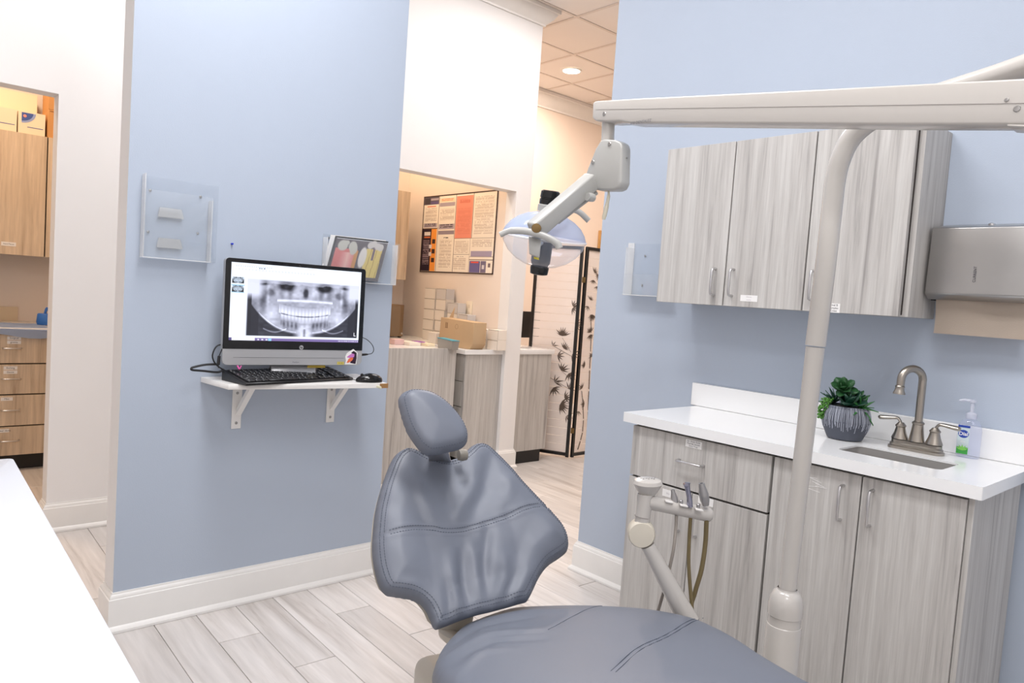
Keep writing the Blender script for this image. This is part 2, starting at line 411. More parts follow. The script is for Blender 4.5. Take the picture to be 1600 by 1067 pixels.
uc = thing('wall_cabinet', 'grey wood grain wall cabinet with three doors above the sink counter', 'cabinet', (-1.35, YB, 1.342))
ux0, ux1, uy, uz0, uz1 = -1.820, -.872, 2.405, 1.342, 1.950
b = MB(); b.box(ux0 + .002, ux1, uy + .022, YB - .001, uz0 + .001, uz1); b.build('carcass', GREYW, uc)
b = MB(); b.box(ux0 + .012, -.8895, uy + .0195, uy + .0225, uz0 + .006, uz1 - .006); b.build('gap_shade_sheet', DARKGAP, uc)  # dark sheet painted as shade behind the door gaps
gaps = [ux0, -1.5145, -1.206, -.8905]
for i in range(3):
    b = MB(); b.box(gaps[i] + (.0025 if i else 0), gaps[i + 1] - .0025, uy, uy + .019, uz0 - (.0 if i < 2 else .0), uz1, .0008, 1)
    d = b.build('door', GREYW, uc)
    hx = (-1.555, -1.478, -1.172)[i]
    b = MB(); pull(b, (hx, uy, 1.478), (hx, uy, 1.380), -Y); b.build('handle', SATIN, d)
    if i == 1: sticker(d, (-1.408, uy - .0005, 1.374), X, Z, .068, .023, ['Gloves', 'masks'], .008, ink=mat('faint_ink', (190, 184, 190), .7))
    if i == 2: sticker(d, (-1.095, uy - .0005, 1.357), X, Z, .040, .030, ['Oral B', 'samples', 'Crest'], .0095)

bc = thing('sink_cabinet', 'grey wood grain base cabinet with a drawer and tall doors under the sink counter', 'cabinet', (-1.15, 2.4, 0))
bx0, bx1, by, bz1, tk = -1.700, -.572, 2.17, .880, .135
b = MB(); b.box(bx0 + .002, bx1 - .02, by + .0215, by + .24, tk, .55); b.box(bx0 + .002, bx1 - .02, by + .24, YB - .001, tk, .55)
b.box(bx0 + .002, -1.142, by + .0215, YB - .001, .55, .878); b.box(-1.142, bx1 - .02, by + .0215, by + .04, .55, .878); b.build('carcass', DARKGAP, bc)
b = MB(); b.box(bx1 - .0145, bx1, by + .008, YB - .035, .02, .88, .0008, 1); b.build('end_panel', GREYW, bc)
b = MB(); b.box(bx0, bx0 + .0018, by + .02, YB - .001, .02, .88); b.build('end_panel', GREYW, bc)
b = MB(); b.box(bx0 + .02, bx1 - .02, by + .075, YB - .01, .001, tk); b.build('toe_kick', BLACK, bc)
fr = [('drawer', bx0, -1.1395, .6875, .872), ('door', bx0, -1.4235, tk, .680), ('door', -1.4195, -1.1395, tk, .680),
      ('door', -1.1305, -.8600, tk, .872), ('door', -.8555, -.5880, tk, .872)]
for i, (nm, a, c, z0, z1) in enumerate(fr):
    b = MB(); b.box(a, c, by, by + .019, z0, z1, .0008, 1); d = b.build(nm, GREYW, bc)
    b = MB()
    if i == 0: pull(b, (-1.484, by, .787), (-1.384, by, .787), -Y)
    else:
        hx, hz = {1: (-1.462, .536), 2: (-1.392, .536), 3: (-.908, .731), 4: (-.824, .737)}[i]; pull(b, (hx, by, hz + .103), (hx, by, hz), -Y)
    b.build('handle', SATIN, d)
    if i == 0: sticker(d, (-1.432, by - .0005, .852), X, Z, .066, .026, ['Syr. Shade Guide', 'Fluoride Varnish', 'Extra Trays'], .0078)
    if i == 1: sticker(d, (-1.52, by - .0005, .655), X, Z, .050, .026, ['Bibs'], .009, ink=mat('faint_ink', (190, 184, 190), .7))
    if i == 2: sticker(d, (-1.365, by - .0005, .667), X, Z, .060, .026, ['Cups'], .009, ink=mat('faint_ink', (190, 184, 190), .7))
    if i == 3:
        q = MB()
        for k in range(7):
            zz = .835 - k * .006 + random.uniform(-.002, .002); xx = -.985 + random.uniform(-.02, .012)
            q.obox((xx, by - .0004, zz), (Vector((1, 0, random.uniform(-.25, .25))).normalized(), Y, Z), (random.uniform(.01, .028), .0003, .0006))
        q.build('peeled_label_residue', PAPER, d, smooth=0)

# counter with a real cut-out for the sink
ct = thing('quartz_countertop', 'white quartz worktop with backsplash holding the sink', 'countertop', (-1.15, 2.4, .882))
cx0, cx1, cy0, cy1, cz0, cz1 = -1.738, -.550, 2.150, YB - .001, .882, .917
sx0, sx1, sy0, sy1 = -.985, -.690, 2.275, 2.445
def rrect(x0, x1, y0, y1, r, n=6):
    p = []
    for cx, cy, a0 in ((x1 - r, y1 - r, 0), (x0 + r, y1 - r, 90), (x0 + r, y0 + r, 180), (x1 - r, y0 + r, 270)):
        for k in range(n + 1):
            a = math.radians(a0 + 90 * k / n); p.append((cx + r * math.cos(a), cy + r * math.sin(a)))
    return p
outer = rrect(cx0, cx1, cy0, cy1, .006, 2); inner = rrect(sx0, sx1, sy0, sy1, .022)
vs2 = [Vector(p) for p in outer + inner]; no = len(outer); ni = len(inner)
ed = [(i, (i + 1) % no) for i in range(no)] + [(no + i, no + (i + 1) % ni) for i in range(ni)]
rv, re, rf, _, _, _ = geometry.delaunay_2d_cdt(vs2, ed, [], 1, 1e-6)
tb = bmesh.new()
def inrect(p): return sx0 < p.x < sx1 and sy0 < p.y < sy1
for z, fl_ in ((cz1, 1), (cz0, -1)):
    V = [tb.verts.new((p.x, p.y, z)) for p in rv]
    for f in rf:
        c = sum((rv[i] for i in f), Vector((0, 0))) / 3
        if inrect(c): continue
        tb.faces.new([V[i] for i in (f if fl_ > 0 else f[::-1])])
for lp, zb_ in ((outer, cz0), (inner[::-1], cz1 - .006)):
    n = len(lp)
    for i in range(n):
        a, c = lp[i], lp[(i + 1) % n]
        tb.faces.new([tb.verts.new(q) for q in ((a[0], a[1], zb_), (c[0], c[1], zb_), (c[0], c[1], cz1), (a[0], a[1], cz1))])
bmesh.ops.remove_doubles(tb, verts=tb.verts, dist=1e-5)
q = MB(); q._add(tb); q.build('worktop', QUARTZ, ct, smooth=30)
b = MB(); b.box(cx0 - .03, cx1, YB - .020, YB - .001, cz1 + .0003, 1.012, .002, 1); b.build('backsplash', QUARTZ, ct)
sk = thing('undermount_sink', 'small stainless steel undermount sink set in the white worktop', 'sink', ((sx0 + sx1) / 2, (sy0 + sy1) / 2, .75))
sb = bmesh.new(); R = []
for x0, x1, y0, y1, z, r in ((sx0 - .008, sx1 + .008, sy0 - .008, sy1 + .008, cz1 - .0065, .026), (sx0 - .002, sx1 + .002, sy0 - .001, sy1 + .001, cz1 - .0065, .022),
                             (sx0 + .002, sx1 - .002, sy0 + .002, sy1 - .002, .775, .024), (sx0 + .02, sx1 - .02, sy0 + .02, sy1 - .02, .757, .02), (sx0 + .12, sx1 - .12, sy0 + .07, sy1 - .07, .754, .01)):
    R.append([sb.verts.new((p[0], p[1], z)) for p in rrect(x0, x1, y0, y1, r)])
for a, c in zip(R, R[1:]):
    for i in range(len(a)): sb.faces.new((a[i], a[(i + 1) % len(a)], c[(i + 1) % len(a)], c[i]))
sb.faces.new(R[-1]); q = MB(); q._add(sb); q.build('basin', DSTEEL, sk)
b = MB(); b.lathe([(.026, 0), (.026, .002), (.02, .003), (.014, .001), (0, .001)], ((sx0 + sx1) / 2, (sy0 + sy1) / 2, .7545)); b.build('drain', SATIN, sk)

# faucet
fa = thing('centerset_faucet', 'brushed nickel two handle gooseneck faucet behind the sink', 'faucet', (-.845, 2.53, cz1))
zt = cz1 + .0005
def ell(x0, x1, y0, y1, z): return [Vector((p[0], p[1], z)) for p in rrect(x0, x1, y0, y1, min(.024, (y1 - y0) / 2 - .0005), 6)]
sb = bmesh.new(); R = []
for g_, z in ((0, 0), (0, .008), (.004, .011), (.004, .016), (.008, .02), (.008, .028), (.012, .031)):
    R.append([sb.verts.new(p) for p in ell(-.928 + g_, -.762 - g_, 2.503 + g_, 2.557 - g_, zt + z)])
for a, c in zip(R, R[1:]):
    for i in range(len(a)): sb.faces.new((a[i], a[(i + 1) % len(a)], c[(i + 1) % len(a)], c[i]))
sb.faces.new(R[-1]); sb.faces.new(R[0][::-1]); q = MB(); q._add(sb); q.build('base_plate', NICKEL, fa)
b = MB(); b.lathe([(.024, 0), (.022, .008), (.019, .028), (.0165, .05), (.016, .054), (.018, .056), (.018, .061), (.014, .064), (.0125, .066), (0, .066)], (-.845, 2.53, zt + .031)); b.build('spout_base', NICKEL, fa)
top = at(1436, 570, 1, 2.53).z - .0125
pts = [(-.845, 2.53, zt + .09), (-.845, 2.53, 1.02), (-.845, 2.53, top - .04)]
for k in range(0, 11):
    a = math.pi * k / 10 * .97; pts.append((-.845 - .020 + .020 * math.cos(a) * 1, 2.53 - .034 + .034 * math.cos(a), top - .036 + .036 * math.sin(a)))
pts += [(-.8855, 2.462, top - .058)]
b = MB(); b.tube(catmull(pts, 4), .0118, 16); b.build('gooseneck_spout', NICKEL, fa)
b = MB(); b.lathe([(.0125, 0), (.0145, -.003), (.0125, -.007), (.0145, -.016), (.018, -.024), (.018, -.027), (.014, -.027), (0, -.024)], (-.886, 2.4615, top - .056), axis=(.03, .03, 1)); b.build('aerator', NICKEL, fa)
for sx in (-1, 1):
    cx = -.845 + sx * .051
    b = MB(); b.lathe([(.0255, 0), (.024, .005), (.018, .020), (.0145, .034), (.0145, .038), (.0165, .040), (.0165, .043), (.012, .048), (.008, .053), (0, .054)], (cx, 2.53, zt + .031)); h = b.build('handle', NICKEL, fa)
    tip = at(1373, 651, 1, 2.53) if sx < 0 else at(1501, 671, 1, 2.53)
    s0 = Vector((cx, 2.53, zt + .078))
    pp = catmull([s0, s0 + Vector((sx * .004, 0, .010)), s0 + Vector((sx * .014, 0, .018)), tip + Vector((-sx * .030, 0, .003)), tip], 6)
    rr = [.0062 + .0045 * min(1, max(0, (i / len(pp) - .35) * 2)) for i in range(len(pp))]; rr[-1] = .006
    b = MB(); b.tube(pp, rr, 12, flat=.7, up=(0, 1, 0)); b.build('lever', NICKEL, h)

# soap bottle
so = thing('soap_dispenser_bottle', 'clear pump bottle of hand soap with green leaf label by the faucet', 'soap bottle', (-.716, 2.592, cz1))
ox, oy = -.716, 2.592
b = MB(); b.lathe([(0, .001), (.030, .001), (.0335, .006), (.0335, .085), (.031, .105), (.022, .118), (.014, .122), (.0135, .130), (0, .130)], (ox, oy, cz1), n=28, sy=.62); b.build('bottle', BOTTLE, so)
b = MB(); b.lathe([(.014, .122), (.0155, .124), (.0155, .138), (.010, .142), (.0055, .144), (.0055, .172), (.009, .174), (.009, .182), (0, .183)], (ox, oy, cz1), n=20)
b.tube([(ox, oy, cz1 + .178), (ox - .022, oy - .010, cz1 + .180), (ox - .034, oy - .016, cz1 + .176)], [.0055, .0045, .003], 10); b.build('pump_head', acrylic('pump_white', (236, 238, 246), .45), so)
lx = Vector((.90, .10, 0)).normalized(); ly = Z
q = MB(); lo_ = Vector((ox - .010, oy - .0225, cz1 + .057)); nn = lx.cross(ly)
LB = mat('soap_label', (196, 210, 214), .4); LBL = mat('soap_blue', (36, 66, 158), .4); LGR = mat('soap_green', (52, 150, 60), .4); LGL = mat('soap_light_green', (130, 205, 92), .4)
q.obox(lo_, (lx, ly, nn), (.016, .045, .0004))
q.m(1)
q.obox(lo_ + nn * .0006 + ly * .0415, (lx, ly, nn), (.016, .0035, .0003)); q.prism([lo_ + nn * .0005 + lx * (.0145 * math.cos(a)) + ly * (.018 + .0125 * math.sin(a)) for a in [k * math.pi / 10 for k in range(20)]], nn * .0004)
q.m(2); q.obox(lo_ + nn * .0007 - ly * .034, (lx, ly, nn), (.0155, .0105, .0003))
q.m(3)
for a in (-60, -30, 0, 30, 60):
    d = (lx * math.sin(math.radians(a)) + ly * math.cos(math.radians(a))); s_ = lo_ + nn * .0012 - ly * .034; sd = d.cross(nn)
    q.prism([s_, s_ + d * .010 + sd * .003, s_ + d * .019, s_ + d * .010 - sd * .003], nn * .0003)
q.m(4); q.text('Dial', .0155, lo_ + nn * .0012 + ly * .018, lx, ly, .0003); q.text('aloe', .0075, lo_ + nn * .0008 - ly * .006, lx, ly)
q.build('front_label', [LB, LBL, LGR, LGL, PAPER], so, smooth=0)

# potted succulents
pt = thing('potted_succulents', 'artificial green succulents in a charcoal pot with white drip lines on the worktop', 'plant', (-1.058, 2.50, cz1))
px_, py_ = -1.060, 2.50
pp = [(0, .001), (.045, .001), (.052, .003), (.066, .035), (.073, .062), (.071, .085), (.064, .108), (.060, .113), (.057, .112), (.058, .100), (0, .098)]
POT = mat('charcoal_pot_glaze', (78, 82, 94), .6, bump=.3, bscale=300); DRIP = mat('white_drip_glaze', (178, 182, 194), .6); SOIL = mat('dark_moss', (28, 32, 22), .9)
b = MB(); b.lathe([(r * 1.06, h * 1.02) for r, h in pp], (px_, py_, cz1), n=40); b.build('pot', POT, pt)
b = MB()
def potr(h):
    for (r0, h0), (r1, h1) in zip(pp[2:8], pp[3:8]):
        if h0 <= h <= h1: return r0 + (r1 - r0) * (h - h0) / (h1 - h0)
    return .06
for k in range(110):
    a = 2 * math.pi * (k + random.uniform(-.3, .3)) / 110; h1 = random.uniform(.030, .066); n = 6; l = []
    da = random.uniform(-.05, .05)
    for i in range(n + 1):
        h = .111 - (.111 - h1) * i / n; aa = a + da * i / n + random.uniform(-.006, .006); r = potr(h) * 1.06 + .0003
        l.append((px_ + r * math.cos(aa), py_ + r * math.sin(aa), cz1 + h * 1.02))
    b.tube(l, random.uniform(.0006, .0011), 4)
b.build('drip_lines', DRIP, pt, kind='stuff')
b = MB(); b.lathe([(.0575, .0), (.045, .010), (0, .022)], (px_, py_, cz1 + .1)); b.build('moss', SOIL, pt)
def leafmesh(L, wd, th, mats, tip=.2, curl=.3, n=7):
    bm = bmesh.new(); rows = []
    for i in range(n + 1):
        t_ = i / n; ww = wd * math.sin(math.pi * min(1, (t_ * (1 - tip) + .12))) ** .7 * (1 if t_ < .98 else .25)
        if tip > .5: ww = wd * (1 - t_) ** .8 + .0003
        z = curl * L * t_ * t_; y = L * t_
        rows.append([bm.verts.new(p) for p in ((-ww, y, z + ww * .3), (0, y, z + th * (1 - t_ * .5)), (ww, y, z + ww * .3), (0, y, z - th))])
    for a, c in zip(rows, rows[1:]):
        for k in range(4): bm.faces.new((a[k], a[(k + 1) % 4], c[(k + 1) % 4], c[k]))
    bm.faces.new(rows[0]); bm.faces.new(rows[-1][::-1]); bmesh.ops.recalc_face_normals(bm, faces=bm.faces)
    for f in bm.faces: f.smooth = True
    me = bpy.data.meshes.new('leaf'); bm.to_mesh(me); bm.free(); me.materials.append(mats); return me
LG1 = mat('deep_green_leaf', (38, 84, 44), .45, var=.25, vscale=30); LG2 = mat('blue_green_leaf', (22, 66, 48), .45, var=.2, vscale=30)
LG3 = mat('grass_green_leaf', (44, 110, 44), .45, var=.2, vscale=30); LG4 = mat('bright_green_bead', (78, 130, 52), .5, var=.2, vscale=60)
round1 = leafmesh(.034, .0125, .002, LG1, .2, .25); round2 = leafmesh(.045, .016, .0025, LG2, .25, .2); spike = leafmesh(.046, .0065, .0018, LG3, .7, -.15); spike2 = leafmesh(.05, .0065, .0018, LG2, .7, .1)
def rosette(me, c, n, el, axis=(0, 0, 1), a0=0):
    x, y, z = frame(axis)
    for k in range(n):
        a = a0 + k * 2.39996; e = el(k / max(1, n - 1))
        d = (x * math.cos(a) + y * math.sin(a)) * math.cos(e) + z * math.sin(e); up = z * math.cos(e) - (x * math.cos(a) + y * math.sin(a)) * math.sin(e)
        o = bpy.data.objects.new('leaf', me); C.objects.link(o); o.parent = pt
        sd = d.cross(up); M = Matrix((sd, d, up)).transposed().to_4x4(); s = 1.0 + .45 * (1 - k / n)
        o.matrix_local = Matrix.Translation(Vector(c) - wloc(pt)) @ M @ Matrix.Scale(s, 4)
cc = Vector((px_, py_, cz1))
rosette(round1, cc + Vector((-.012, -.018, .168)), 13, lambda t_: math.radians(-5 + 70 * t_), (.25, -.75, .75))
rosette(round2, cc + Vector((.012, -.020, .118)), 9, lambda t_: math.radians(10 + 60 * t_), (.1, -.45, 1))
rosette(round2, cc + Vector((-.005, .015, .118)), 9, lambda t_: math.radians(25 + 50 * t_))
rosette(spike, cc + Vector((.046, -.008, .112)), 15, lambda t_: math.radians(0 + 70 * t_), (.75, -.2, .8))
rosette(spike2, cc + Vector((-.040, .0, .122)), 13, lambda t_: math.radians(0 + 70 * t_), (-.6, .1, .8))
rosette(round1, cc + Vector((.02, .02, .130)), 8, lambda t_: math.radians(20 + 60 * t_))
b = MB(); stem_ = Vector((-.012, -.018, .1)); b.tube([cc + stem_, cc + stem_ + Z * .066], .004, 6); b.build('stem', LG2, pt)
b = MB()
for k in range(120):
    t_ = random.random(); a = random.uniform(0, 6.28); rr = .014 * random.random() ** .5 * (1.2 - .4 * t_)
    p = cc + Vector((-.044 - .018 * t_, -.042 - .020 * min(1, t_ * 2), .128 - .075 * max(0, t_ - .2))) + Vector((rr * math.cos(a), rr * math.sin(a), random.uniform(-.006, .006)))
    b.lathe([(0, -.005), (.0032, -.001), (.0036, .003), (0, .0065)], p, axis=(random.uniform(-1, .3), random.uniform(-1.2, -.2), random.uniform(-.5, 1)), n=6)
b.build('trailing_bead_foliage', LG4, pt, kind='stuff')

# paper towel dispenser
dp = thing('paper_towel_dispenser', 'stainless steel wall dispenser with a paper towel hanging out', 'dispenser', (-.70, YB, 1.41))
x0, x1 = -.862, -.575
b = MB(); pr = [(YB - .001, 1.420), (YB - .001, 1.652), (2.535, 1.632), (2.527, 1.628), (2.518, 1.425), (2.522, 1.420), (2.548, 1.405)]
b.prism([Vector((x0, p[0], p[1])) for p in pr], X * (x1 - x0), .002, 2); b.build('housing', STEEL, dp)
b = MB(); b.box(x0 + .006, x0 + .03, 2.56, 2.62, 1.402, 1.412); b.build('latch', BLACK, dp)
b = MB(); b.lathe([(.009, 0), (.009, .005), (.005, .007), (0, .007)], (-.72, 2.60, 1.6425)); b.build('lock', SATIN, dp)
b = MB(); b.text('CURRENT', .011, (-.728, 2.5185, 1.485), Z, -X); b.build('stamped_lettering', INK, dp, smooth=0)
tw = MB()
cols = []
for i in range(15):
    xx = x0 + .022 + (i / 14) * .262; yy = 2.556 - .006 * math.sin(i * .5); cols.append((xx, yy))
bm = bmesh.new(); rows = []
for j in range(7):
    zz = 1.410 - .112 * j / 6
    rows.append([bm.verts.new((x + (-.0 if x < -.7 else -.010 * j / 6), y + .012 * math.sin(j / 6 * 2.2) * (1 + .2 * math.sin(x * 30)), zz)) for x, y in cols])
for a, c in zip(rows, rows[1:]):
    for k in range(14): bm.faces.new((a[k], a[k + 1], c[k + 1], c[k]))
bmesh.ops.solidify(bm, geom=list(bm.faces), thickness=.0012)
tw._add(bm); o = tw.build('paper_towel', mat('kraft_towel', (212, 196, 180), .85, bump=.2, bscale=300)); base(o)
tag(o, 'tan folded paper towel hanging from the steel dispenser', 'paper towel')

# ================================================================== LEFT BLUE WALL: shelf, monitor, holders
sh = thing('wall_shelf', 'white bracketed shelf on the blue wall under the monitor', 'shelf', (XA, 1.3, .905))
CHIP = mat('chipped_board_core', (158, 118, 72), .8)
b = MB(); b.prism([(XA + .001, .975, .912), (-2.634, 1.000, .912), (-2.540, 1.612, .912), (XA + .001, 1.645, .912)], Z * .020, .001, 1); b.build('board', TRIM, sh)
b = MB(); b.prism([(-2.60, 1.583, .9125), (-2.5385, 1.581, .9125), (-2.5375, 1.616, .9125), (-2.60, 1.619, .9125)], Z * .0185); b.build('chipped_corner', CHIP, sh)
b = MB(); b.prism([(-2.5405, 1.562, .916), (-2.5365, 1.562, .916), (-2.5345, 1.585, .909), (-2.5385, 1.585, .909)], Z * .010, .002, 1); b.build('torn_edging', mat('torn_edging', (220, 216, 190), .7), sh)
for by_ in (1.118, 1.528):
    b = MB(); b.box(XA + .001, XA + .005, by_ - .019, by_ + .019, .722, .9115, .001, 1); b.box(XA + .005, -2.69, by_ - .019, by_ + .019, .9065, .9118)
    b.prism([(XA + .005, by_ - .004, .775), (XA + .005, by_ - .004, .800), (-2.735, by_ - .004, .9065), (-2.71, by_ - .004, .9065)], Y * .022); br = b.build('bracket', TRIM, sh)
    for zz in (.745, .865): b = MB(); b.lathe([(.006, 0), (.005, .002), (0, .003)], (XA + .005, by_, zz), axis=(1, 0, 0), n=12); b.build('screw', STEEL, br)

mo = thing('all_in_one_computer', 'black and silver all in one computer showing a panoramic dental x ray', 'computer', (-2.74, 1.286, .932))
yaw = -.105; til = .02
N_ = Vector((math.cos(yaw) * math.cos(til), math.sin(yaw) * math.cos(til), math.sin(til))); U_ = Vector((-math.sin(yaw), math.cos(yaw), 0)); V_ = N_.cross(U_)
P_ = Vector((-2.70, 1.286, .991))
def mon(u, v, n=0): return P_ + U_ * u + V_ * v + N_ * n
def rr2(u0, u1, v0, v1, r, n=0, rb=None):
    rb = r if rb is None else rb; out = []
    for cu, cv, a0, q in ((u1 - r, v1 - r, 0, r), (u0 + r, v1 - r, 90, r), (u0 + rb, v0 + rb, 180, rb), (u1 - rb, v0 + rb, 270, rb)):
        for k in range(6): a = math.radians(a0 + 18 * k); out.append(mon(cu + q * math.cos(a), cv + q * math.sin(a), n))
    return out
b = MB(); b.prism(rr2(-.28, .28, 0, .402, .014, -.032, .022), N_ * .030, .003, 2); b.build('rear_housing', SILVER, mo)
b = MB(); b.prism(rr2(-.2795, .2795, .062, .4015, .013, -.003, .002), N_ * .004, .001, 1); b.build('bezel', BLACKG, mo)
b = MB(); b.prism(rr2(-.2795, .2795, .001, .061, .002, -.003, .02), N_ * .0035, .001, 1); b.build('chin', SILVER, mo)
b = MB(); b.tube([mon(-.24, .030, .001), mon(.2, .030, .001)], .0007, 6); b.build('chin_groove', mat('groove_grey', (120, 120, 124), .5), mo)
b = MB(); b.lathe([(.0085, 0), (.0085, .0006), (0, .0007)], mon(0.02, .071, .001), axis=N_, n=24); b.m(1).text('hp', .012, mon(.02, .0715, .0019), U_, V_, .0003); b.build('round_logo', [SILVER, BLACK], mo, smooth=0)
b = MB(); b.text('Pavilion', .0085, mon(.0, .012, .0012), U_, V_); b.build('chin_lettering', mat('grey_ink', (110, 110, 116), .5), mo, smooth=0)
b = MB(); b.lathe([(.003, 0), (.002, .0005), (0, .0006)], mon(0, .392, .001), axis=N_, n=12); b.build('webcam', BLACK, mo)
b = MB(); b.text('beatsaudio', .006, mon(.235, .388, .0012), U_, V_); b.build('bezel_lettering', mat('grey_ink', (110, 110, 116), .5), mo, smooth=0)

def blob(A, B, a, b_, ra, rb, soft=.35):
    d = np.sqrt(((A - a) / ra) ** 2 + ((B - b_) / rb) ** 2); return np.clip((1 + soft - d) / (2 * soft), 0, 1) ** 1.5
def vnoise(A, B, sa, sb_, seed):
    r = np.random.RandomState(seed); gsz = r.rand(64, 64); x = (A * sa) % 63; y = (B * sb_) % 63
    i = x.astype(int); j = y.astype(int); fx = x - i; fy = y - j; fx = fx * fx * (3 - 2 * fx); fy = fy * fy * (3 - 2 * fy); i2 = (i + 1) % 64; j2 = (j + 1) % 64
    return (gsz[j, i] * (1 - fx) + gsz[j, i2] * fx) * (1 - fy) + (gsz[j2, i] * (1 - fx) + gsz[j2, i2] * fx) * fy
def xray(a, b_):                        # a -1..1 across, b 0..1 down -> brightness
    g = .70 + .12 * (vnoise(a + 2, b_, 9, 12, 1) - .5) + .12 * (vnoise(a + 2, b_, 22, 26, 2) - .5); A = np.abs(a)
    jaw = .93 - .34 * np.clip(A / .80, 0, 2) ** 2.6
    side = np.clip((A - .80) / .16, 0, 1)
    g = g * (1 - .55 * side * np.clip((b_ - .3) * 4, 0, 1))
    g = g + .22 * np.exp(-((A - .60) / .14) ** 2 - ((b_ - .62) / .16) ** 2)                # rami
    g = g - .35 * np.exp(-((A - .74) / .06) ** 2 - ((b_ - .35) / .20) ** 2)
    g = g + .25 * np.exp(-((A - .66) / .03) ** 2 - ((b_ - .28) / .2) ** 2)
    g = g - .62 * blob(A, b_, .34, .08, .15, .09) - .55 * blob(A, b_, .78, .05, .14, .05) - .45 * blob(A, b_, .0, .20, .05, .10) - .25 * blob(A, b_, .62, .22, .08, .07)
    g = g + .25 * np.exp(-((A - .13) / .05) ** 2 - ((b_ - .18) / .1) ** 2) + .15 * np.sin(A * 40) * np.exp(-((A - .3) / .2) ** 2 - ((b_ - .2) / .1) ** 2)
    g = g + .35 * np.exp(-((b_ - .34 - .05 * a * a) / .022) ** 2) * (A < .5)              # palate line
    occ = .60 - .06 * (a / .45) ** 2 + .03
    up = (b_ > occ - .16) & (b_ < occ) & (A < .46); lw = (b_ >= occ) & (b_ < occ + .12) & (A < .43)
    tooth = .5 + .5 * np.abs(np.sin(A * 3.14159 / .062))
    g = np.where(up, .74 + .30 * tooth * np.clip((b_ - occ + .17) / .12, 0, 1), g); g = np.where(lw, .70 + .30 * tooth * np.clip((occ + .13 - b_) / .1, 0, 1), g)
    g = g - .55 * np.exp(-((b_ - occ) / .010) ** 2) * (A < .42) * (.5 + .5 * (vnoise(a + 2, b_, 30, 3, 5) > .35))
    g = g - .30 * np.exp(-((b_ - occ - .17) / .06) ** 2) * (A > .12) * (A < .42) * (.6 + .4 * np.sin(A * 90))
    g = g + .24 * np.exp(-((A - .05) / .07) ** 2) * np.clip((b_ - .65) * 5, 0, 1) - .3 * np.exp(-((a) / .02) ** 2) * (b_ > .85)
    below = np.clip((b_ - jaw) / .03, 0, 1) * np.clip((A - .10) / .12, 0, 1)
    g = g * (1 - below) + below * (.17 + .10 * vnoise(a + 2, b_, 12, 30, 7) * (A < .8))
    g = g + .4 * np.exp(-((b_ - .87 + .05 * np.sin(A * 9)) / .012) ** 2) * (A > .32) * (A < .72)
    g = g + .2 * np.exp(-((b_ - jaw + .01) / .012) ** 2) * (A > .15) * (A < .8)
    g = np.where(A > .93, .14 + .5 * np.clip((A - .985) * 80, 0, 1), g) * 1.0
    hz = np.clip((A - .70) / .12, 0, 1) * np.clip((.36 - b_) / .12, 0, 1); g = g * (1 - hz) + .97 * hz; top = np.clip((b_ - .0) / .06, 0, 1)
    g = np.where(b_ < .04 + .03 * vnoise(a + 2, b_, 14, 3, 9), g * .5 + .47, g)
    return np.clip(g, .07, 1.02)
def screen(S, T):
    R_ = np.ones(S.shape) * 232; G_ = np.ones(S.shape) * 240; B_ = np.ones(S.shape) * 255
    def put(mk, r, g, b__): R_[mk] = r; G_[mk] = g; B_[mk] = b__
    put((T < .05) & (T > .035) & (S > .02) & (S < .3) & (np.sin(S * 400) > .2), 200, 205, 225)
    put((T > .075) & (T < .09) & (S > .03) & (S < .62) & (np.sin(S * 260) > .5), 214, 218, 232)
    for k in (.2, .215, .235): put((np.abs(S - k) < .004) & (np.abs(T - .055) < .008), 120, 130, 150)
    g = xray((S - .555) / .435, (T - .20) / .74)
    m_ = (S > .118) & (S < .985) & (T > .20) & (T < .935)
    R_[m_] = (g * 226)[m_]; G_[m_] = (g * 230)[m_]; B_[m_] = (g * 245 + 8)[m_]
    for t0, bg in ((.185, None), (.295, 1)):
        m_ = (S > .008) & (S < .092) & (T > t0) & (T < t0 + .082); g2 = xray((S - .05) / .042, (T - t0) / .082)
        R_[m_] = (g2 * 200)[m_]; G_[m_] = (g2 * 215)[m_]; B_[m_] = (g2 * 235)[m_]
        if bg: put((S > .004) & (S < .096) & (((T > t0 - .012) & (T < t0)) | ((T > t0 + .082) & (T < t0 + .09))), 160, 205, 240)
    put((S > .958) & (S < .975) & (T > .86) & (T < .91) & ((S < .963) | (T > .90)), 235, 235, 245)
    put(T > .966, 120, 104, 160); put((T > .966) & (S > .02) & (S < .185), 236, 238, 250); put((T > .966) & (S < .02), 90, 80, 130)
    for k in (.21, .24, .27): put((T > .975) & (T < .992) & (np.abs(S - k) < .007), 225, 225, 240)
    put((T > .97) & (np.abs(S - .295) < .011), 150, 205, 245)
    put((T > .976) & (T < .99) & (S > .83) & (np.sin(S * 420) > -.2), 220, 216, 235)
    return np.stack([R_, G_, B_], -1)
printed('screen', mon(-.2595, .3865, .0022), U_, V_, .519, .292, 420, 240, screen, printmat('x_ray_screen', .2, 1.0), mo)
b = MB(); b.prism([mon(-.09, -.002, -.028), mon(.09, -.002, -.028), mon(.09, -.0575, -.012), mon(-.09, -.0575, -.012)], N_ * .006, .002, 1)
b.prism([mon(-.09, -.002, -.034), mon(.09, -.002, -.034), mon(.09, -.0575, -.10), mon(-.09, -.0575, -.10)], N_ * .008, .002, 1); b.build('stand', SILVER, mo)
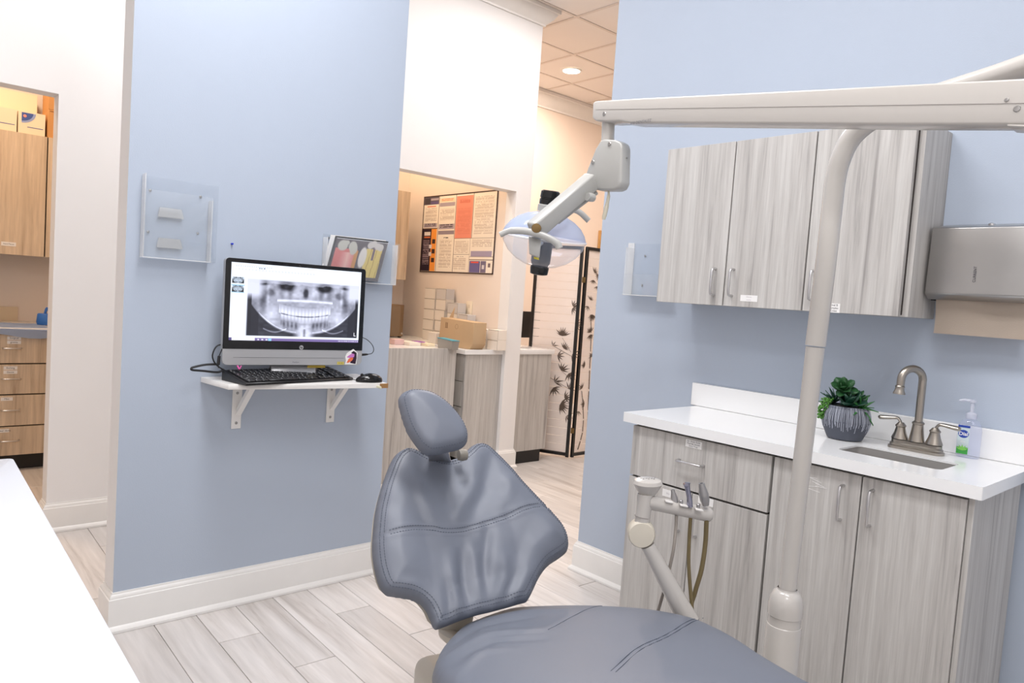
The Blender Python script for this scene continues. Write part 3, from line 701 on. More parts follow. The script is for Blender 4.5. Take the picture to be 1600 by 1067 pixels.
# stickers on the chin
b = MB(); st_ = lambda pts, n: b.prism([mon(u, v, n) for u, v in pts], N_ * .0003)
st_([(.206, .004), (.256, .004), (.258, .030), (.260, .052), (.248, .062), (.240, .068), (.226, .060), (.212, .050), (.206, .036), (.210, .020)], .0012)
b.m(1); st_([(.228, .010), (.252, .006), (.256, .030), (.255, .052), (.242, .060), (.232, .054), (.238, .036)], .0016)
b.m(2); st_([(.212, .034), (.222, .042), (.236, .050), (.246, .046), (.244, .034), (.228, .030)], .0020)
b.m(3); st_([(.212, .010), (.222, .012), (.236, .020), (.242, .030), (.232, .034), (.220, .026)], .0024)
b.build('picture_sticker', [PAPER, mat('sticker_dark', (46, 22, 44), .4), mat('sticker_lilac', (196, 120, 190), .4), mat('sticker_orange', (226, 110, 70), .4)], mo, smooth=0)
b = MB(); b.prism([mon(.172, .003, .0012), mon(.202, .003, .0012), mon(.202, .015, .0012), mon(.172, .015, .0012)], N_ * .0003); b.m(1).text('R1-02', .007, mon(.187, .009, .0017), U_, V_); b.build('gold_label', [mat('gold_label', (196, 180, 92), .4), INK], mo, smooth=0)
b = MB(); b.prism([mon(.055, -.012, -.02), mon(.13, -.012, -.02), mon(.13, -.0, -.02), mon(.055, -.0, -.02)], N_ * .002); b.build('yellow_tape', mat('yellow_tape', (206, 176, 70), .6), mo)

# keyboard
kb = thing('computer_keyboard', 'black full size keyboard in front of the computer on the wall shelf', 'keyboard', (-2.62, 1.24, .933))
k0 = at(362.5, 581, 2, .935); k3 = at(384, 602, 2, .935); k2 = at(553.5, 593, 2, .935)
ku = (k2 - k3).normalized(); kv = (Vector((-ku.y, ku.x, 0)) if (Vector((-ku.y, ku.x, 0)).x < 0) else -Vector((-ku.y, ku.x, 0)))
kw = (k2 - k3).length * .99; kd = .172; kn = Z
def kp(u, v, n): return k3 + ku * u + kv * v + Vector((0, 0, n - (k3.z - .9325)))
b = MB(); b.prism([kp(0, 0, .0), kp(0, kd, .0), kp(0, kd, .038), kp(0, 0, .010)], ku * kw, .002, 1); b.build('case', BLACK, kb)
def kf(u, v): return .0105 + .028 * v / kd
KEY = mat('key_black', (26, 26, 29), .3); LEG = mat('key_legend', (190, 192, 196), .5)
ks = MB(); leg = MB(); cols_ = 22; pit = kw / (cols_ + .3)
for r in range(6):
    v0 = .010 + r * .0255; u = .012
    widths = {0: [1.4, 1.2, 1.2, 5.6, 1.2, 1.2, 1.4, 0, 1, 1, 1, 0, 2, 1], 1: [2.2] + [1] * 10 + [2.6, 0, 0, 1, 0, 0, 0, 1, 1, 1], }.get(r, [1.4] + [1] * 12 + [1.6 if r < 5 else 1, 0, 1, 1, 1, 0, 1, 1, 1])
    tot = sum((w_ if w_ else .35) for w_ in widths); sc_ = (kw - .024) / tot
    for w_ in widths:
        if not w_: u += .35 * sc_; continue
        ww = w_ * sc_; c = kp(u + ww / 2, v0 + .009, kf(u, v0 + .009) + .002)
        sl = Vector((kv.x, kv.y, .028 / kd)).normalized(); nn = ku.cross(sl)
        ks.obox(c, (ku, sl, nn), (ww / 2 - .0012, .0105, .0028), .0012, 1)
        leg.obox(c + nn * .003 + sl * .003 - ku * min(.004, ww * .2), (ku, sl, nn), (.0016, .0018, .0002))
        u += ww
ks.build('keys', KEY, kb, kind='stuff'); leg.build('key_legends', LEG, kb, kind='stuff')
# mouse
mc = at(577, 588, 2, .955); ms = thing('computer_mouse', 'black corded mouse beside the keyboard on the shelf', 'mouse', (mc.x, mc.y, .9325))
b = MB(); md = Vector((.35, .94, 0)).normalized(); prof = []
bm = bmesh.new(); bmesh.ops.create_uvsphere(bm, u_segments=24, v_segments=14, radius=1)
for v in bm.verts:
    x, y, z = v.co; z = max(z, -.25); z = (z + .25) / 1.25; wd = .030 * (1 - .12 * x)
    hh = .036 * z * (1 - .25 * max(0, -x)); p = Vector((mc.x, mc.y, .9325)) + md * (x * .055) + Vector((-md.y, md.x, 0)) * (y * wd) + Z * hh; v.co = p
b._add(bm); b.build('shell', BLACKG, ms)
b = MB(); wc = Vector((mc.x, mc.y, .9325)) - md * .030 + Z * .027; b.lathe([(0, -.003), (.006, -.003), (.007, 0), (.006, .003), (0, .003)], wc, axis=(-md.y, md.x, 0), n=16); b.build('scroll_wheel', BLACK, ms)
b = MB(); b.tube(catmull([Vector((mc.x, mc.y, .938)) - md * .053, Vector((mc.x - .05, mc.y - .075, .945)), mon(.17, -.03, -.06)], 8), .0016, 8); b.build('cord', BLACK, ms)
# cables
def cable(name, pts, r, label, m=BLACK, cat='cable'):
    b = MB(); b.tube(catmull(pts, 8), r, 8); o = b.build(name, m); base(o); return tag(o, label, cat)
Xc = -2.76
b = MB(); c1 = [at(x_, y_, 0, Xc) for x_, y_ in ((350, 577), (340, 581.5), (318, 579.5), (301, 578), (299, 575.5), (303, 573.5), (320, 570), (338, 569), (350, 577)) if y_ > 0]
b.tube(catmull(c1[:-1], 8), .0042, 8)
b.tube(catmull([at(x_, y_, 0, Xc) for x_, y_ in ((347, 538), (340, 540), (335, 546), (332, 556), (335, 566), (343, 574), (352, 579))], 8), .0028, 8); ob = b.build('power_cable', BLACK); base(ob)
tag(ob, 'thick black power cable looping out past the shelf edge beside the monitor', 'cable')
b = MB(); b.tube([at(347, 545, 0, -2.735), at(342, 557, 0, -2.735)], .002, 8); b.tube([at(342.5, 556, 0, -2.735), at(341, 570, 0, -2.735)], [.0055, .006], 10); b.tube([at(341, 568, 0, -2.735), at(341.5, 575, 0, -2.735)], .002, 8); ob = b.build('cable_ferrite', BLACK); base(ob)
tag(ob, 'black ferrite plug on a thin lead behind the monitor edge', 'cable')
b = MB(); b.tube(catmull([at(x_, y_, 0, -2.70) for x_, y_ in ((566, 527), (574, 531), (581, 538), (584, 546), (581, 552), (574, 553.5))], 8), .0016, 8); b.tube([at(575, 553.5, 0, -2.70), at(571, 553.7, 0, -2.70), at(565, 554.2, 0, -2.70)], [.003, .005, .0055], 10); ob = b.build('usb_cable', BLACK); base(ob)
tag(ob, 'thin black usb cable looping beside the monitor on its shelf', 'cable')
b = MB(); b.tube([at(371, 571.5, 0, -2.72), at(374, 577, 0, -2.70)], .003, 8); b.tube([at(377, 571.5, 0, -2.72), at(374, 577.5, 0, -2.70)], .002, 8); ob = b.build('pink_ribbon', mat('pink_ribbon', (214, 90, 160), .5)); base(ob)
tag(ob, 'small pink ribbon between the monitor and the keyboard', 'ribbon')

# acrylic brochure holder, wall A
def screws(par, pts, axis, r=.005):
    for p in pts: b = MB(); b.lathe([(r, 0), (r * .8, .0015), (0, .0025)], p, axis=axis, n=12); b.build('screw', STEEL, par)
hl = thing('acrylic_brochure_holder', 'empty clear acrylic brochure holder screwed to the blue wall above the computer', 'brochure holder', (XA, .87, 1.37))
x0 = XA + .001
b = MB(); b.box(x0, x0 + .003, .742, 1.010, 1.372, 1.660); b.build('back_plate', ACR, hl)
b = MB(); b.box(x0 + .003, x0 + .042, .742, .745, 1.372, 1.665); b.box(x0 + .003, x0 + .042, .975, .978, 1.372, 1.60); b.box(x0 + .003, x0 + .044, .742, .980, 1.369, 1.372); b.build('pocket_walls', ACRE, hl)
b = MB(); b.box(x0 + .042, x0 + .0445, .742, .978, 1.372, 1.610); b.build('front_sheet', ACR, hl)
b = MB()
for zz in (1.555, 1.445): b.prism([(x0 + .012, .795, zz - .035), (x0 + .012, .885, zz - .035), (x0 + .004, .878, zz), (x0 + .004, .803, zz)], X * .003)
b.build('slot_lip', acrylic('slot_acrylic', (255, 255, 255), .22), hl)
screws(hl, [(x0 + .003, .770, 1.610), (x0 + .003, .945, 1.612), (x0 + .003, .768, 1.462), (x0 + .003, .940, 1.475)], (1, 0, 0))
hr = thing('acrylic_chart_holder', 'clear acrylic pocket on the blue wall holding the tooth chart', 'brochure holder', (XA, 1.62, 1.33))
b = MB(); b.box(x0, x0 + .003, 1.450, 1.800, 1.335, 1.530); b.build('back_plate', ACR, hr)
b = MB(); b.prism([(x0 + .040, 1.448, 1.345), (x0 + .040, 1.795, 1.345), (x0 + .055, 1.800, 1.520), (x0 + .055, 1.455, 1.520)], X * .0025); b.build('front_sheet', ACR, hr)
b = MB(); b.box(x0 + .003, x0 + .042, 1.450, 1.453, 1.338, 1.515); b.box(x0 + .003, x0 + .044, 1.793, 1.796, 1.338, 1.515); b.box(x0 + .003, x0 + .044, 1.448, 1.796, 1.335, 1.338); b.build('pocket_walls', ACRE, hr)
screws(hr, [(x0 + .003, 1.475, 1.515)], (1, 0, 0))
bk = thing('spiral_tooth_chart', 'spiral bound tooth anatomy chart standing in the clear wall pocket', 'book', (x0 + .02, 1.61, 1.345))
q0 = at(525, 368.5, 0, -2.826); q1 = at(607, 377.5, 0, -2.826); q2 = at(590.5, 440, 0, -2.826); bu = (q1 - q0); bv = (q1 - q2); bw = bu.length; bh = bv.length; bu.normalize(); bv.normalize()
bn = bu.cross(bv).normalized()
b = MB(); b.prism([q0 - bn * .006, q1 - bn * .006, q1 - bv * bh - bn * .006, q0 - bv * bh - bn * .006], bn * .0055); b.build('pages', BLACK, bk)
b = MB(); b.prism([q0 - bu * .02 + bv * .003 - bn * .010, q1 - bu * .01 + bv * .005 - bn * .010, q1 - bv * bh - bu * .01 - bn * .010, q0 - bv * bh - bu * .02 - bn * .010], bn * .003); b.build('loose_sheet', PAPER, bk)
def tooth(S, T):
    R_ = np.ones(S.shape) * 84; G_ = np.ones(S.shape) * 78; B_ = np.ones(S.shape) * 84
    def mix(k, c):
        nonlocal R_, G_, B_
        R_ = R_ * (1 - k) + c[0] * k; G_ = G_ * (1 - k) + c[1] * k; B_ = B_ * (1 - k) + c[2] * k
    mix((T < .03) * 1., (12, 12, 16)); mix(((T > .03) & (T < .05)) * 1., (190, 190, 195)); mix(((S < .03)) * 1., (50, 50, 56))
    gum = ((S > .05) & (S < .46) & (T > .27) & (T < .90)) * 1.; mix(gum, (206, 116, 112)); mix(gum * np.clip(1 - np.abs(S - .30) / .14, 0, 1) * (T > .35), (226, 176, 168)); mix(((S > .41) & (S < .48) & (T > .3) & (T < .88)) * 1., (196, 138, 76))
    for a, b_, ra, rb in ((.17, .20, .095, .13), (.35, .20, .075, .12), (.38, .27, .07, .14), (.23, .13, .05, .06)): mix(blob(S, T, a, b_, ra, rb, .12), (188, 186, 176))
    yel = ((S > .62) & (S < .93) & (T > .22) & (T < .92)) * 1.; mix(yel, (214, 190, 110)); mix(yel * (np.abs(np.sin((S + T * .05) * 30)) < .16), (160, 130, 56)); mix(((S > .75) & (S < .79) & (T > .2) & (T < .5)) * 1., (110, 90, 100))
    for a, b_ in ((.68, .14), (.82, .15), (.74, .10), (.88, .17)): mix(blob(S, T, a, b_, .06, .09, .15), (196, 190, 186))
    mix(blob(S, T, .58, .45, .075, .26, .12), (218, 212, 206)); return np.stack([R_, G_, B_], -1)
printed('chart_page', q0 + bn * .0003, bu, bv, bw, bh, 90, 70, tooth, printmat('tooth_chart_print'), bk)
b = MB()
for k in range(22):
    c = q1 - bv * (.008 + k * (bh - .016) / 21) - bn * .002; b.tube([c + bu * (.0035 * math.cos(a) - .001) + bn * .005 * math.sin(a) for a in [i * math.pi / 5 for i in range(11)]], .0006, 4, caps=False)
b.build('spiral_binding', PAPER, bk, kind='stuff')
b = MB(); p = at(362, 381, 0, XA); b.lathe([(.004, 0), (.004, .004), (.0025, .008), (.0035, .011), (0, .012)], p, axis=(1, 0, 0), n=10); o = b.build('push_pin', mat('pin_blue', (30, 50, 190), .3)); base(o); tag(o, 'tiny blue push pin in the blue wall above the monitor corner', 'push pin')
# acrylic holder on the right wall
ha = thing('acrylic_glove_holder', 'clear acrylic holder on the right blue wall beside the wall cabinet', 'brochure holder', (-2.0, YB, 1.36)); yb = YB - .001
b = MB(); b.box(-2.150, -1.90, yb - .003, yb, 1.368, 1.60); b.build('back_plate', ACR, ha)
b = MB(); b.box(-2.186, -2.150, yb - .003, yb, 1.368, 1.605); b.box(-2.150, -2.147, yb - .06, yb - .003, 1.368, 1.58); b.box(-2.150, -1.90, yb - .062, yb, 1.364, 1.368); b.build('pocket_walls', ACRE, ha)
b = MB(); b.box(-2.150, -1.90, yb - .062, yb - .0595, 1.368, 1.46); b.build('front_sheet', ACR, ha)
screws(ha, [(-2.084, yb - .003, 1.546), (-2.088, yb - .003, 1.413)], (0, -1, 0))

# ================================================================== DENTAL CHAIR
def cushion(name, outline, O, U, V, N, rf, hfun, tb_, m, parent, res=.009, rb=None):
    sm = catmull([Vector((p[0], p[1], 0)) for p in outline], 6, True); pts = []; acc = 0; pts.append(sm[0])
    for a, c in zip(sm, sm[1:] + sm[:1]):
        if (c - pts[-1]).length >= res * .9: pts.append(c)
    if (pts[-1] - pts[0]).length < res * .5: pts.pop()
    B = np.array([(p.x, p.y) for p in pts]); n = len(B); B2 = np.roll(B, -1, 0)
    def dist(P):
        d = B2 - B; L2 = (d ** 2).sum(1); t_ = np.clip(((P[:, None] - B[None]) * d[None]).sum(2) / L2[None], 0, 1)
        q = B[None] + t_[..., None] * d[None]; return np.sqrt(((P[:, None] - q) ** 2).sum(2)).min(1)
    def inside(P):
        x, y = P[:, 0:1], P[:, 1:2]; x1, y1, x2, y2 = B[:, 0], B[:, 1], B2[:, 0], B2[:, 1]
        c = ((y1 > y) != (y2 > y)) & (x < (x2 - x1) * (y - y1) / (y2 - y1 + 1e-12) + x1); return c.sum(1) % 2 == 1
    gx = np.arange(B[:, 0].min(), B[:, 0].max(), res); gy = np.arange(B[:, 1].min(), B[:, 1].max(), res * .866)
    G = np.array([(x + (res / 2 if j % 2 else 0), y) for j, y in enumerate(gy) for x in gx]); G = G[inside(G)]; G = G[dist(G) > res * .45]
    off = []                                    # extra ring close to the rim keeps the rolled edge round
    allp = np.concatenate([B, G]); vs = [Vector(p) for p in allp]
    rv, _, rfc, _, _, _ = geometry.delaunay_2d_cdt(vs, [(i, (i + 1) % n) for i in range(n)], [list(range(n))], 1, 1e-7)
    P = np.array([(v.x, v.y) for v in rv]); D = dist(P)
    def rnd(D, r): q = 1 - np.clip(D / r, 0, 1); return np.sqrt(np.clip(1 - q * q, 0, 1))
    hf = rf * rnd(D, rf) + hfun(P[:, 0], P[:, 1], D) * np.clip(D / .012, 0, 1); hb = -tb_ * rnd(D, rb or tb_)
    O, U, V, N = (np.array(q) for q in (O, U, V, N)); org = np.array(wloc(parent))
    def pos(h): return O + P[:, 0:1] * U + P[:, 1:2] * V + h[:, None] * N - org
    nv = len(P); rim = D < 1e-5; vf = pos(hf); vb = pos(hb); ids = np.where(rim, np.arange(nv), np.arange(nv) + nv)
    faces = [tuple(f) for f in rfc] + [tuple(int(ids[i]) for i in f[::-1]) for f in rfc]
    me = bpy.data.meshes.new(name); me.from_pydata(np.concatenate([vf, vb]).tolist(), [], faces)
    bm = bmesh.new(); bm.from_mesh(me); bmesh.ops.delete(bm, geom=[v for v in bm.verts if not v.link_faces], context='VERTS')
    for f in bm.faces: f.smooth = True
    bm.to_mesh(me); bm.free(); me.materials.append(m); ob = bpy.data.objects.new(name, me); C.objects.link(ob); ob.parent = parent
    def h_at(Q):
        Q = np.array(Q); dd = dist(Q); return rf * rnd(dd, rf) + hfun(Q[:, 0], Q[:, 1], dd) * np.clip(dd / .012, 0, 1)
    return ob, B, h_at
def seg_d(u, v, path):
    best = np.full(u.shape, 9.)
    for (x0, y0), (x1, y1) in zip(path, path[1:]):
        dx, dy = x1 - x0, y1 - y0; L = dx * dx + dy * dy + 1e-12; t_ = np.clip(((u - x0) * dx + (v - y0) * dy) / L, 0, 1)
        best = np.minimum(best, np.hypot(u - x0 - t_ * dx, v - y0 - t_ * dy))
    return best
def fold(u, v, path, w, amp):                  # a soft fold that fades out at both ends
    x0, y0 = path[0]; x1, y1 = path[-1]; L2 = (x1 - x0) ** 2 + (y1 - y0) ** 2
    t_ = np.clip(((u - x0) * (x1 - x0) + (v - y0) * (y1 - y0)) / L2, 0, 1)
    return amp * np.exp(-(seg_d(u, v, path) / w) ** 2) * np.sin(np.pi * np.clip(t_ * .86 + .10, 0, 1)) ** .7
def dashes(name, lines, h_at, O, U, V, N, parent, L=.0042, gap=.0072, wd=.0007):
    O, U, V, N = Vector(O), Vector(U), Vector(V), Vector(N); b = MB()
    for ln in lines:
        P = []; acc = 0
        for a, c in zip(ln, ln[1:]):
            a = Vector(a); c = Vector(c); d = (c - a).length
            if d < 1e-7: continue
            while acc < d: P.append((a + (c - a) * (acc / d), (c - a) / d)); acc += gap
            acc -= d
        if not P: continue
        h = h_at([(p.x, p.y) for p, _ in P])
        for (p, d), hh in zip(P, h):
            c = O + U * p.x + V * p.y + N * (hh + .0002); x = U * d.x + V * d.y
            b.obox(c, (x, N.cross(x), N), (L / 2, wd, .0006))
    return b.build(name, THREAD, parent, smooth=0, kind='stuff')

ch = thing('dental_chair', 'slate blue vinyl dental chair reclined between the shelf wall and the cabinets', 'dental chair', (-1.10, 1.15, 0))
cy_, ct_ = -.272, math.radians(43.65)
bN = Vector((math.cos(cy_) * math.cos(ct_), math.sin(cy_) * math.cos(ct_), math.sin(ct_))); bU = Vector((-math.sin(cy_), math.cos(cy_), 0)); bV = bN.cross(bU)
bO = Vector((-1.40, 1.19, .68))
def buv(x, y, O=bO, U=bU, V=bV, N=bN):        # crop coordinates of the backrest view -> the cushion's own plane
    d = ray(560 + x / 2.236, 590 + y / 2.236); q = CAM + d * ((O - CAM).dot(N) / d.dot(N)) - O; return (q.dot(U), q.dot(V))
BO = [(165, 250), (200, 256), (240, 278), (290, 291), (340, 284), (372, 262), (395, 240), (420, 232), (448, 239), (475, 262), (520, 310), (560, 355), (600, 400), (650, 455), (692, 500), (716, 535), (730, 575), (728, 607), (700, 632), (660, 660), (630, 700), (603, 757), (588, 782), (578, 788), (560, 792), (520, 804), (460, 820), (410, 832), (360, 848), (310, 868), (280, 879), (268, 881), (260, 872), (240, 825), (215, 793), (180, 776), (130, 768), (100, 763), (86, 752), (70, 725), (53, 660), (47, 600), (50, 540), (58, 470), (75, 400), (95, 340), (115, 292), (137, 264)]
bout = [buv(*p) for p in BO]
seam = [buv(*p) for p in ((30, 585), (100, 562), (180, 548), (240, 545), (290, 552), (350, 545), (430, 525), (500, 505), (560, 480), (610, 468), (700, 466))]
FO = [([(400, 290), (385, 400), (345, 470), (300, 545)], .024, .008), ([(320, 300), (300, 420), (310, 530)], .018, -.007), ([(450, 290), (430, 400), (380, 520)], .020, -.008), ([(250, 300), (215, 420), (250, 520)], .022, .006),
      ([(170, 300), (200, 430), (260, 530)], .018, .004), ([(520, 350), (500, 430), (470, 500)], .022, .006), ([(480, 550), (478, 640), (455, 745)], .028, .006), ([(440, 540), (430, 640), (432, 790)], .013, -.007), ([(385, 590), (400, 680), (428, 810)], .013, .005),
      ([(350, 620), (355, 700), (372, 810)], .013, -.008), ([(310, 640), (320, 740), (345, 840)], .015, .007), ([(575, 700), (550, 750), (530, 795)], .012, .006), ([(540, 690), (510, 750), (495, 800)], .012, -.005), ([(500, 640), (505, 720), (470, 812)], .012, .004),
      ([(300, 740), (305, 800), (300, 860)], .012, -.006), ([(100, 745), (180, 745), (240, 790)], .014, .005), ([(640, 560), (600, 640), (580, 720)], .035, .005), ([(560, 560), (545, 640), (520, 720)], .02, -.003)]
FO = [([buv(*p) for p in a], w_, am) for a, w_, am in FO]
def bh_(u, v, d):
    h = .020 * (1 - np.exp(-d / .05)) - .016 * np.exp(-((u + .03) / .11) ** 2) * np.clip(d / .08, 0, 1)
    h = h + .022 * np.clip((np.abs(u + .03) - .12) / .15, 0, 1) * np.clip(d / .06, 0, 1)     # side wings curl forward
    for a, w_, am in FO: h = h + fold(u, v, a, w_, am)
    ds = seg_d(u, v, seam); h = h - .003 * np.exp(-(ds / .0035) ** 2) + .0016 * np.exp(-((ds - .009) / .005) ** 2)
    h = h - .0030 * np.exp(-((d - .017) / .0035) ** 2) + .002 * np.exp(-((d - .009) / .005) ** 2)
    return h + .0015 * np.sin(u * 50 + v * 31) * np.sin(v * 43 - u * 13)
bko, Bb, hb_ = cushion('backrest', bout, bO, bU, bV, bN, .020, bh_, .022, VINYL, ch, .0075)
def inset(B, k):
    P = np.array(B); t_ = np.roll(P, -2, 0) - np.roll(P, 2, 0); t_ /= np.linalg.norm(t_, axis=1)[:, None]; nrm = np.stack([-t_[:, 1], t_[:, 0]], 1)
    ar = 0.5 * np.sum(P[:, 0] * np.roll(P[:, 1], -1) - np.roll(P[:, 0], -1) * P[:, 1]); s = 1 if ar > 0 else -1
    Q = P + nrm * k * s; return [tuple(q) for q in Q] + [tuple(Q[0])]
def shift(path, k):
    P = np.array([(p.x, p.y) for p in catmull([Vector((a, b_, 0)) for a, b_ in path], 5)]); t_ = np.gradient(P, axis=0); t_ /= np.linalg.norm(t_, axis=1)[:, None]
    return [tuple(p) for p in P + np.stack([-t_[:, 1], t_[:, 0]], 1) * k]
dashes('backrest_stitching', [inset(Bb, .0215), inset(Bb, .0125), shift(seam[1:-1], .0055), shift(seam[1:-1], -.0055)], hb_, bO, bU, bV, bN, bko)
# rigid back shell
bsh = [(a * .97 - .006, b_ * .96 + .006) for a, b_ in [buv(*p) for p in BO]]
cushion('back_shell', bsh, bO - bN * .020, bU, bV, bN, .004, lambda u, v, d: 0 * u, .030, BEIGE, ch, .02)
# headrest
hN = (bN * math.cos(.15) + bV * -math.sin(.15)).normalized(); hU = bU; hV = hN.cross(hU); hO = W(676, 662, 1.86)
HO = [(622, 629), (625, 619), (633, 612), (644, 609.5), (657, 610.5), (674, 615), (694, 627.5), (712, 645.5), (724, 663), (730, 679), (729, 692), (719, 702), (700, 707), (680, 711.5), (666, 711), (651, 699), (637, 677), (628, 654)]
hout = [buv((x - 560) * 2.236, (y - 590) * 2.236, hO, hU, hV, hN) for x, y in HO]
hc = np.mean(hout, 0)
hd, Bh, hh_ = cushion('headrest', hout, hO, hU, hV, hN, .026, lambda u, v, d: .018 * (1 - np.exp(-d / .04)) - .0012 * np.exp(-((d - .012) / .003) ** 2) + .002 * np.exp(-((u - hc[0] + .02) / .03) ** 2 - ((v - hc[1] - .03) / .04) ** 2), .022, VINYL, ch, .007)
dashes('headrest_stitching', [inset(Bh, .0105)], hh_, hO, hU, hV, hN, hd)
b = MB(); hp = hO - hN * .03 + hV * -.03 + hU * .01; bp_ = bO + bV * .24 - bN * .045 + bU * (-.03)
b.obox((hp + bp_) / 2, frame((hp - bp_), bU), (.028, .006, (hp - bp_).length / 2 + .01), .003); b.build('headrest_bar', SATIN, ch)
b = MB(); b.lathe([(.0, -.010), (.014, -.010), (.016, 0), (.014, .012), (0, .012)], W(722, 711, 1.95), axis=bU, n=20); b.build('headrest_knob', mat('taupe_knob', (140, 134, 124), .4), ch)
# seat
sy_, st2 = math.radians(-8), math.radians(8)
sU = Vector((math.cos(sy_) * math.cos(st2), math.sin(sy_) * math.cos(st2), math.sin(st2))); sV = Vector((-math.sin(sy_), math.cos(sy_), 0)); sN = sU.cross(sV); sO = Vector((-1.29, 1.13, .49))
far = [(.075, -.165), (.01, -.10), (-.035, -.04), (-.065, .05), (-.075, .12), (-.060, .17), (.005, .28), (.07, .355), (.14, .415), (.23, .455), (.31, .46), (.42, .435), (.54, .39), (.70, .345), (.90, .325)]
near = [(.90, -.075), (.70, -.10), (.54, -.15), (.42, -.20), (.31, -.235), (.23, -.24), (.15, -.215)]
sdv = lambda x, y: buv((x - 560) * 2.236, (y - 590) * 2.236, sO, sU, sV, sN)
sm1 = [sdv(980, 1062), (sdv(1010, 1045)), sdv(1050, 1020), sdv(1085, 1000), sdv(1100, 990)]
sm1 = [sdv(x, y) for x, y in ((960, 1100), (1000, 1062), (1040, 1040), (1068, 1018), (1090, 994), (1096, 985))]
sm2 = [sdv(x, y) for x, y in ((860, 1030), (890, 1010), (920, 990), (940, 975), (950, 966))]
SF = [([sdv(x, y) for x, y in q], w_, am) for q, w_, am in (([(700, 1058), (760, 1032), (860, 1028)], .012, .006), ([(696, 1045), (750, 1015), (840, 1005)], .012, -.004), ([(720, 1066), (770, 1045), (850, 1045)], .012, -.005),
      ([(740, 1005), (820, 995), (900, 990)], .022, .006), ([(715, 1090), (750, 1062), (800, 1060)], .012, .005))]
def sh_(u, v, d):
    h = .035 * (1 - np.exp(-d / .07)) - .0025 * np.exp(-(seg_d(u, v, sm1) / .004) ** 2) - .0012 * np.exp(-(seg_d(u, v, sm2) / .004) ** 2)
    for a, w_, am in SF: h = h + fold(u, v, a, w_, am)
    return h
so_, Bs, hs_ = cushion('seat', far + near, sO, sU, sV, sN, .030, sh_, .030, VINYL, ch, .011)
dashes('seat_stitching', [shift(sm1, .005), shift(sm1, -.005), shift(sm2, .004)], hs_, sO, sU, sV, sN, so_)
lg = [(.88, -.08), (.88, .33), (1.05, .30), (1.30, .28), (1.42, .26), (1.46, .125), (1.42, -.01), (1.30, -.03), (1.05, -.05)]
# frame, pedestal and base
b = MB(); b.obox(sO + sU * .36 + sV * .11 - sN * .052, (sU, sV, sN), (.36, .13, .02), .008); b.build('seat_frame', BEIGE, ch)
ang = math.radians(-12); aU = Vector((math.cos(ang), math.sin(ang), 0)); aV = Vector((-math.sin(ang), math.cos(ang), 0))
b = MB(); p0 = W(720, 965, 1.90) - bN * .035; p1 = sO + sU * .06 + sV * .09 - sN * .055
b.tube(catmull([bO + bV * .02 - bN * .04 + bU * -.0, p0, W(716, 1000, 1.9) , p1 + Vector((-.03, 0, 0)), p1 + sU * .12], 6), .046, 16, flat=.45, up=bU); b.build('back_bracket', BEIGE, ch)
c0 = W(690, 1075, 1.95); b = MB()
b.obox(Vector((c0.x, c0.y, .18)) + aU * .17 + aV * .05, (aU, aV, Z), (.235, .115, .16), .035, 4); b.build('pedestal', BEIGE, ch)
b = MB(); b.obox(Vector((c0.x, c0.y, .39)) + aU * .26 + aV * .09, (aU, aV, Z), (.10, .07, .09), .015, 3); b.build('lift_column', BLACK, ch)
b = MB(); b.obox(Vector((c0.x, c0.y, .020)) + aU * .26 + aV * .05, (aU, aV, Z), (.40, .20, .0195), .015, 3); b.build('base_plate', BEIGE, ch)
b = MB(); cc_ = W(812, 985, 1.98); b.obox(cc_, (aU, aV, Z), (.06, .035, .028), .008, 3); b.obox(cc_ + Vector((.03, -.06, -.02)), (aV, aU, Z), (.10, .02, .015), .004); b.build('side_bracket', BEIGE, ch)

# ================================================================== DENTAL LIGHT on its post
lt = thing('dental_light', 'ivory dental operating light with clear bowl head on a bent post and swing arm', 'dental light', (-.812, 1.69, 0))
PX, PY = -.817, 1.690
b = MB(); b.lathe([(0, .001), (.13, .001), (.13, .012), (.11, .022), (.046, .03), (.0415, .045), (.0415, .565), (.0405, .570), (0, .570)], (PX, PY, 0), n=40); b.build('floor_column', IVORY, lt)
b = MB(); b.lathe([(.0405, .569), (.0385, .571), (.0385, .592), (.0405, .594), (.0410, .604), (.0405, .622), (.037, .640), (.030, .652), (.0235, .656), (.0225, .66)], (PX, PY, 0), n=40); b.build('post_cap', IVORY, lt)
jt = at(1274, 541, 1, PY); b = MB(); b.tube([(PX, PY, .640), jt - Z * .002], [.0205, .0212], 28); b.build('lower_post', IVORY, lt)
Lc = [(1305, 283), (1313, 250), (1330, 216), (1362, 188), (1410, 166), (1480, 143), (1550, 121), (1610, 100), (1700, 66)]
path = [jt + Z * .0015, at(1288, 430, 1, PY), at(1295, 370, 1, PY), at(1299.5, 330, 1, PY)]
for i, (x, y) in enumerate(Lc): 
    p = at(x, y, 1, PY); path.append(p)
b = MB(); b.tube(catmull(path, 6), .0232, 24); b.build('bent_post', IVORY, lt)
ye = 1.475; AT = .058
def ay(x, y, Yv=ye): return at(x, y, 1, Yv)
arm = [(926, 160), (930, 157.5), (1000, 153), (1100, 148), (1300, 138), (1450, 130), (1600, 122), (1680, 118), (1680, 196), (1600, 194.5), (1400, 194.5), (1200, 193), (1040, 192), (985, 192), (966, 189), (950, 190), (930, 189), (925, 184)]
b = MB(); b.prism([ay(x, y) for x, y in arm], Y * AT, .008, 3); b.build('swing_arm', IVORY, lt)
b = MB(); b.tube([ay(931, 171, ye - .0003), ay(1300, 165.5, ye - .0003), ay(1680, 160, ye - .0003)], .0006, 4); b.build('arm_seam', mat('seam_grey', (150, 144, 140), .6), lt)
for x, y, r in ((944, 178, .006), (1589, 170, .006), (1573, 156, .004)): screws(lt, [ay(x, y, ye)], (0, -1, 0), r)
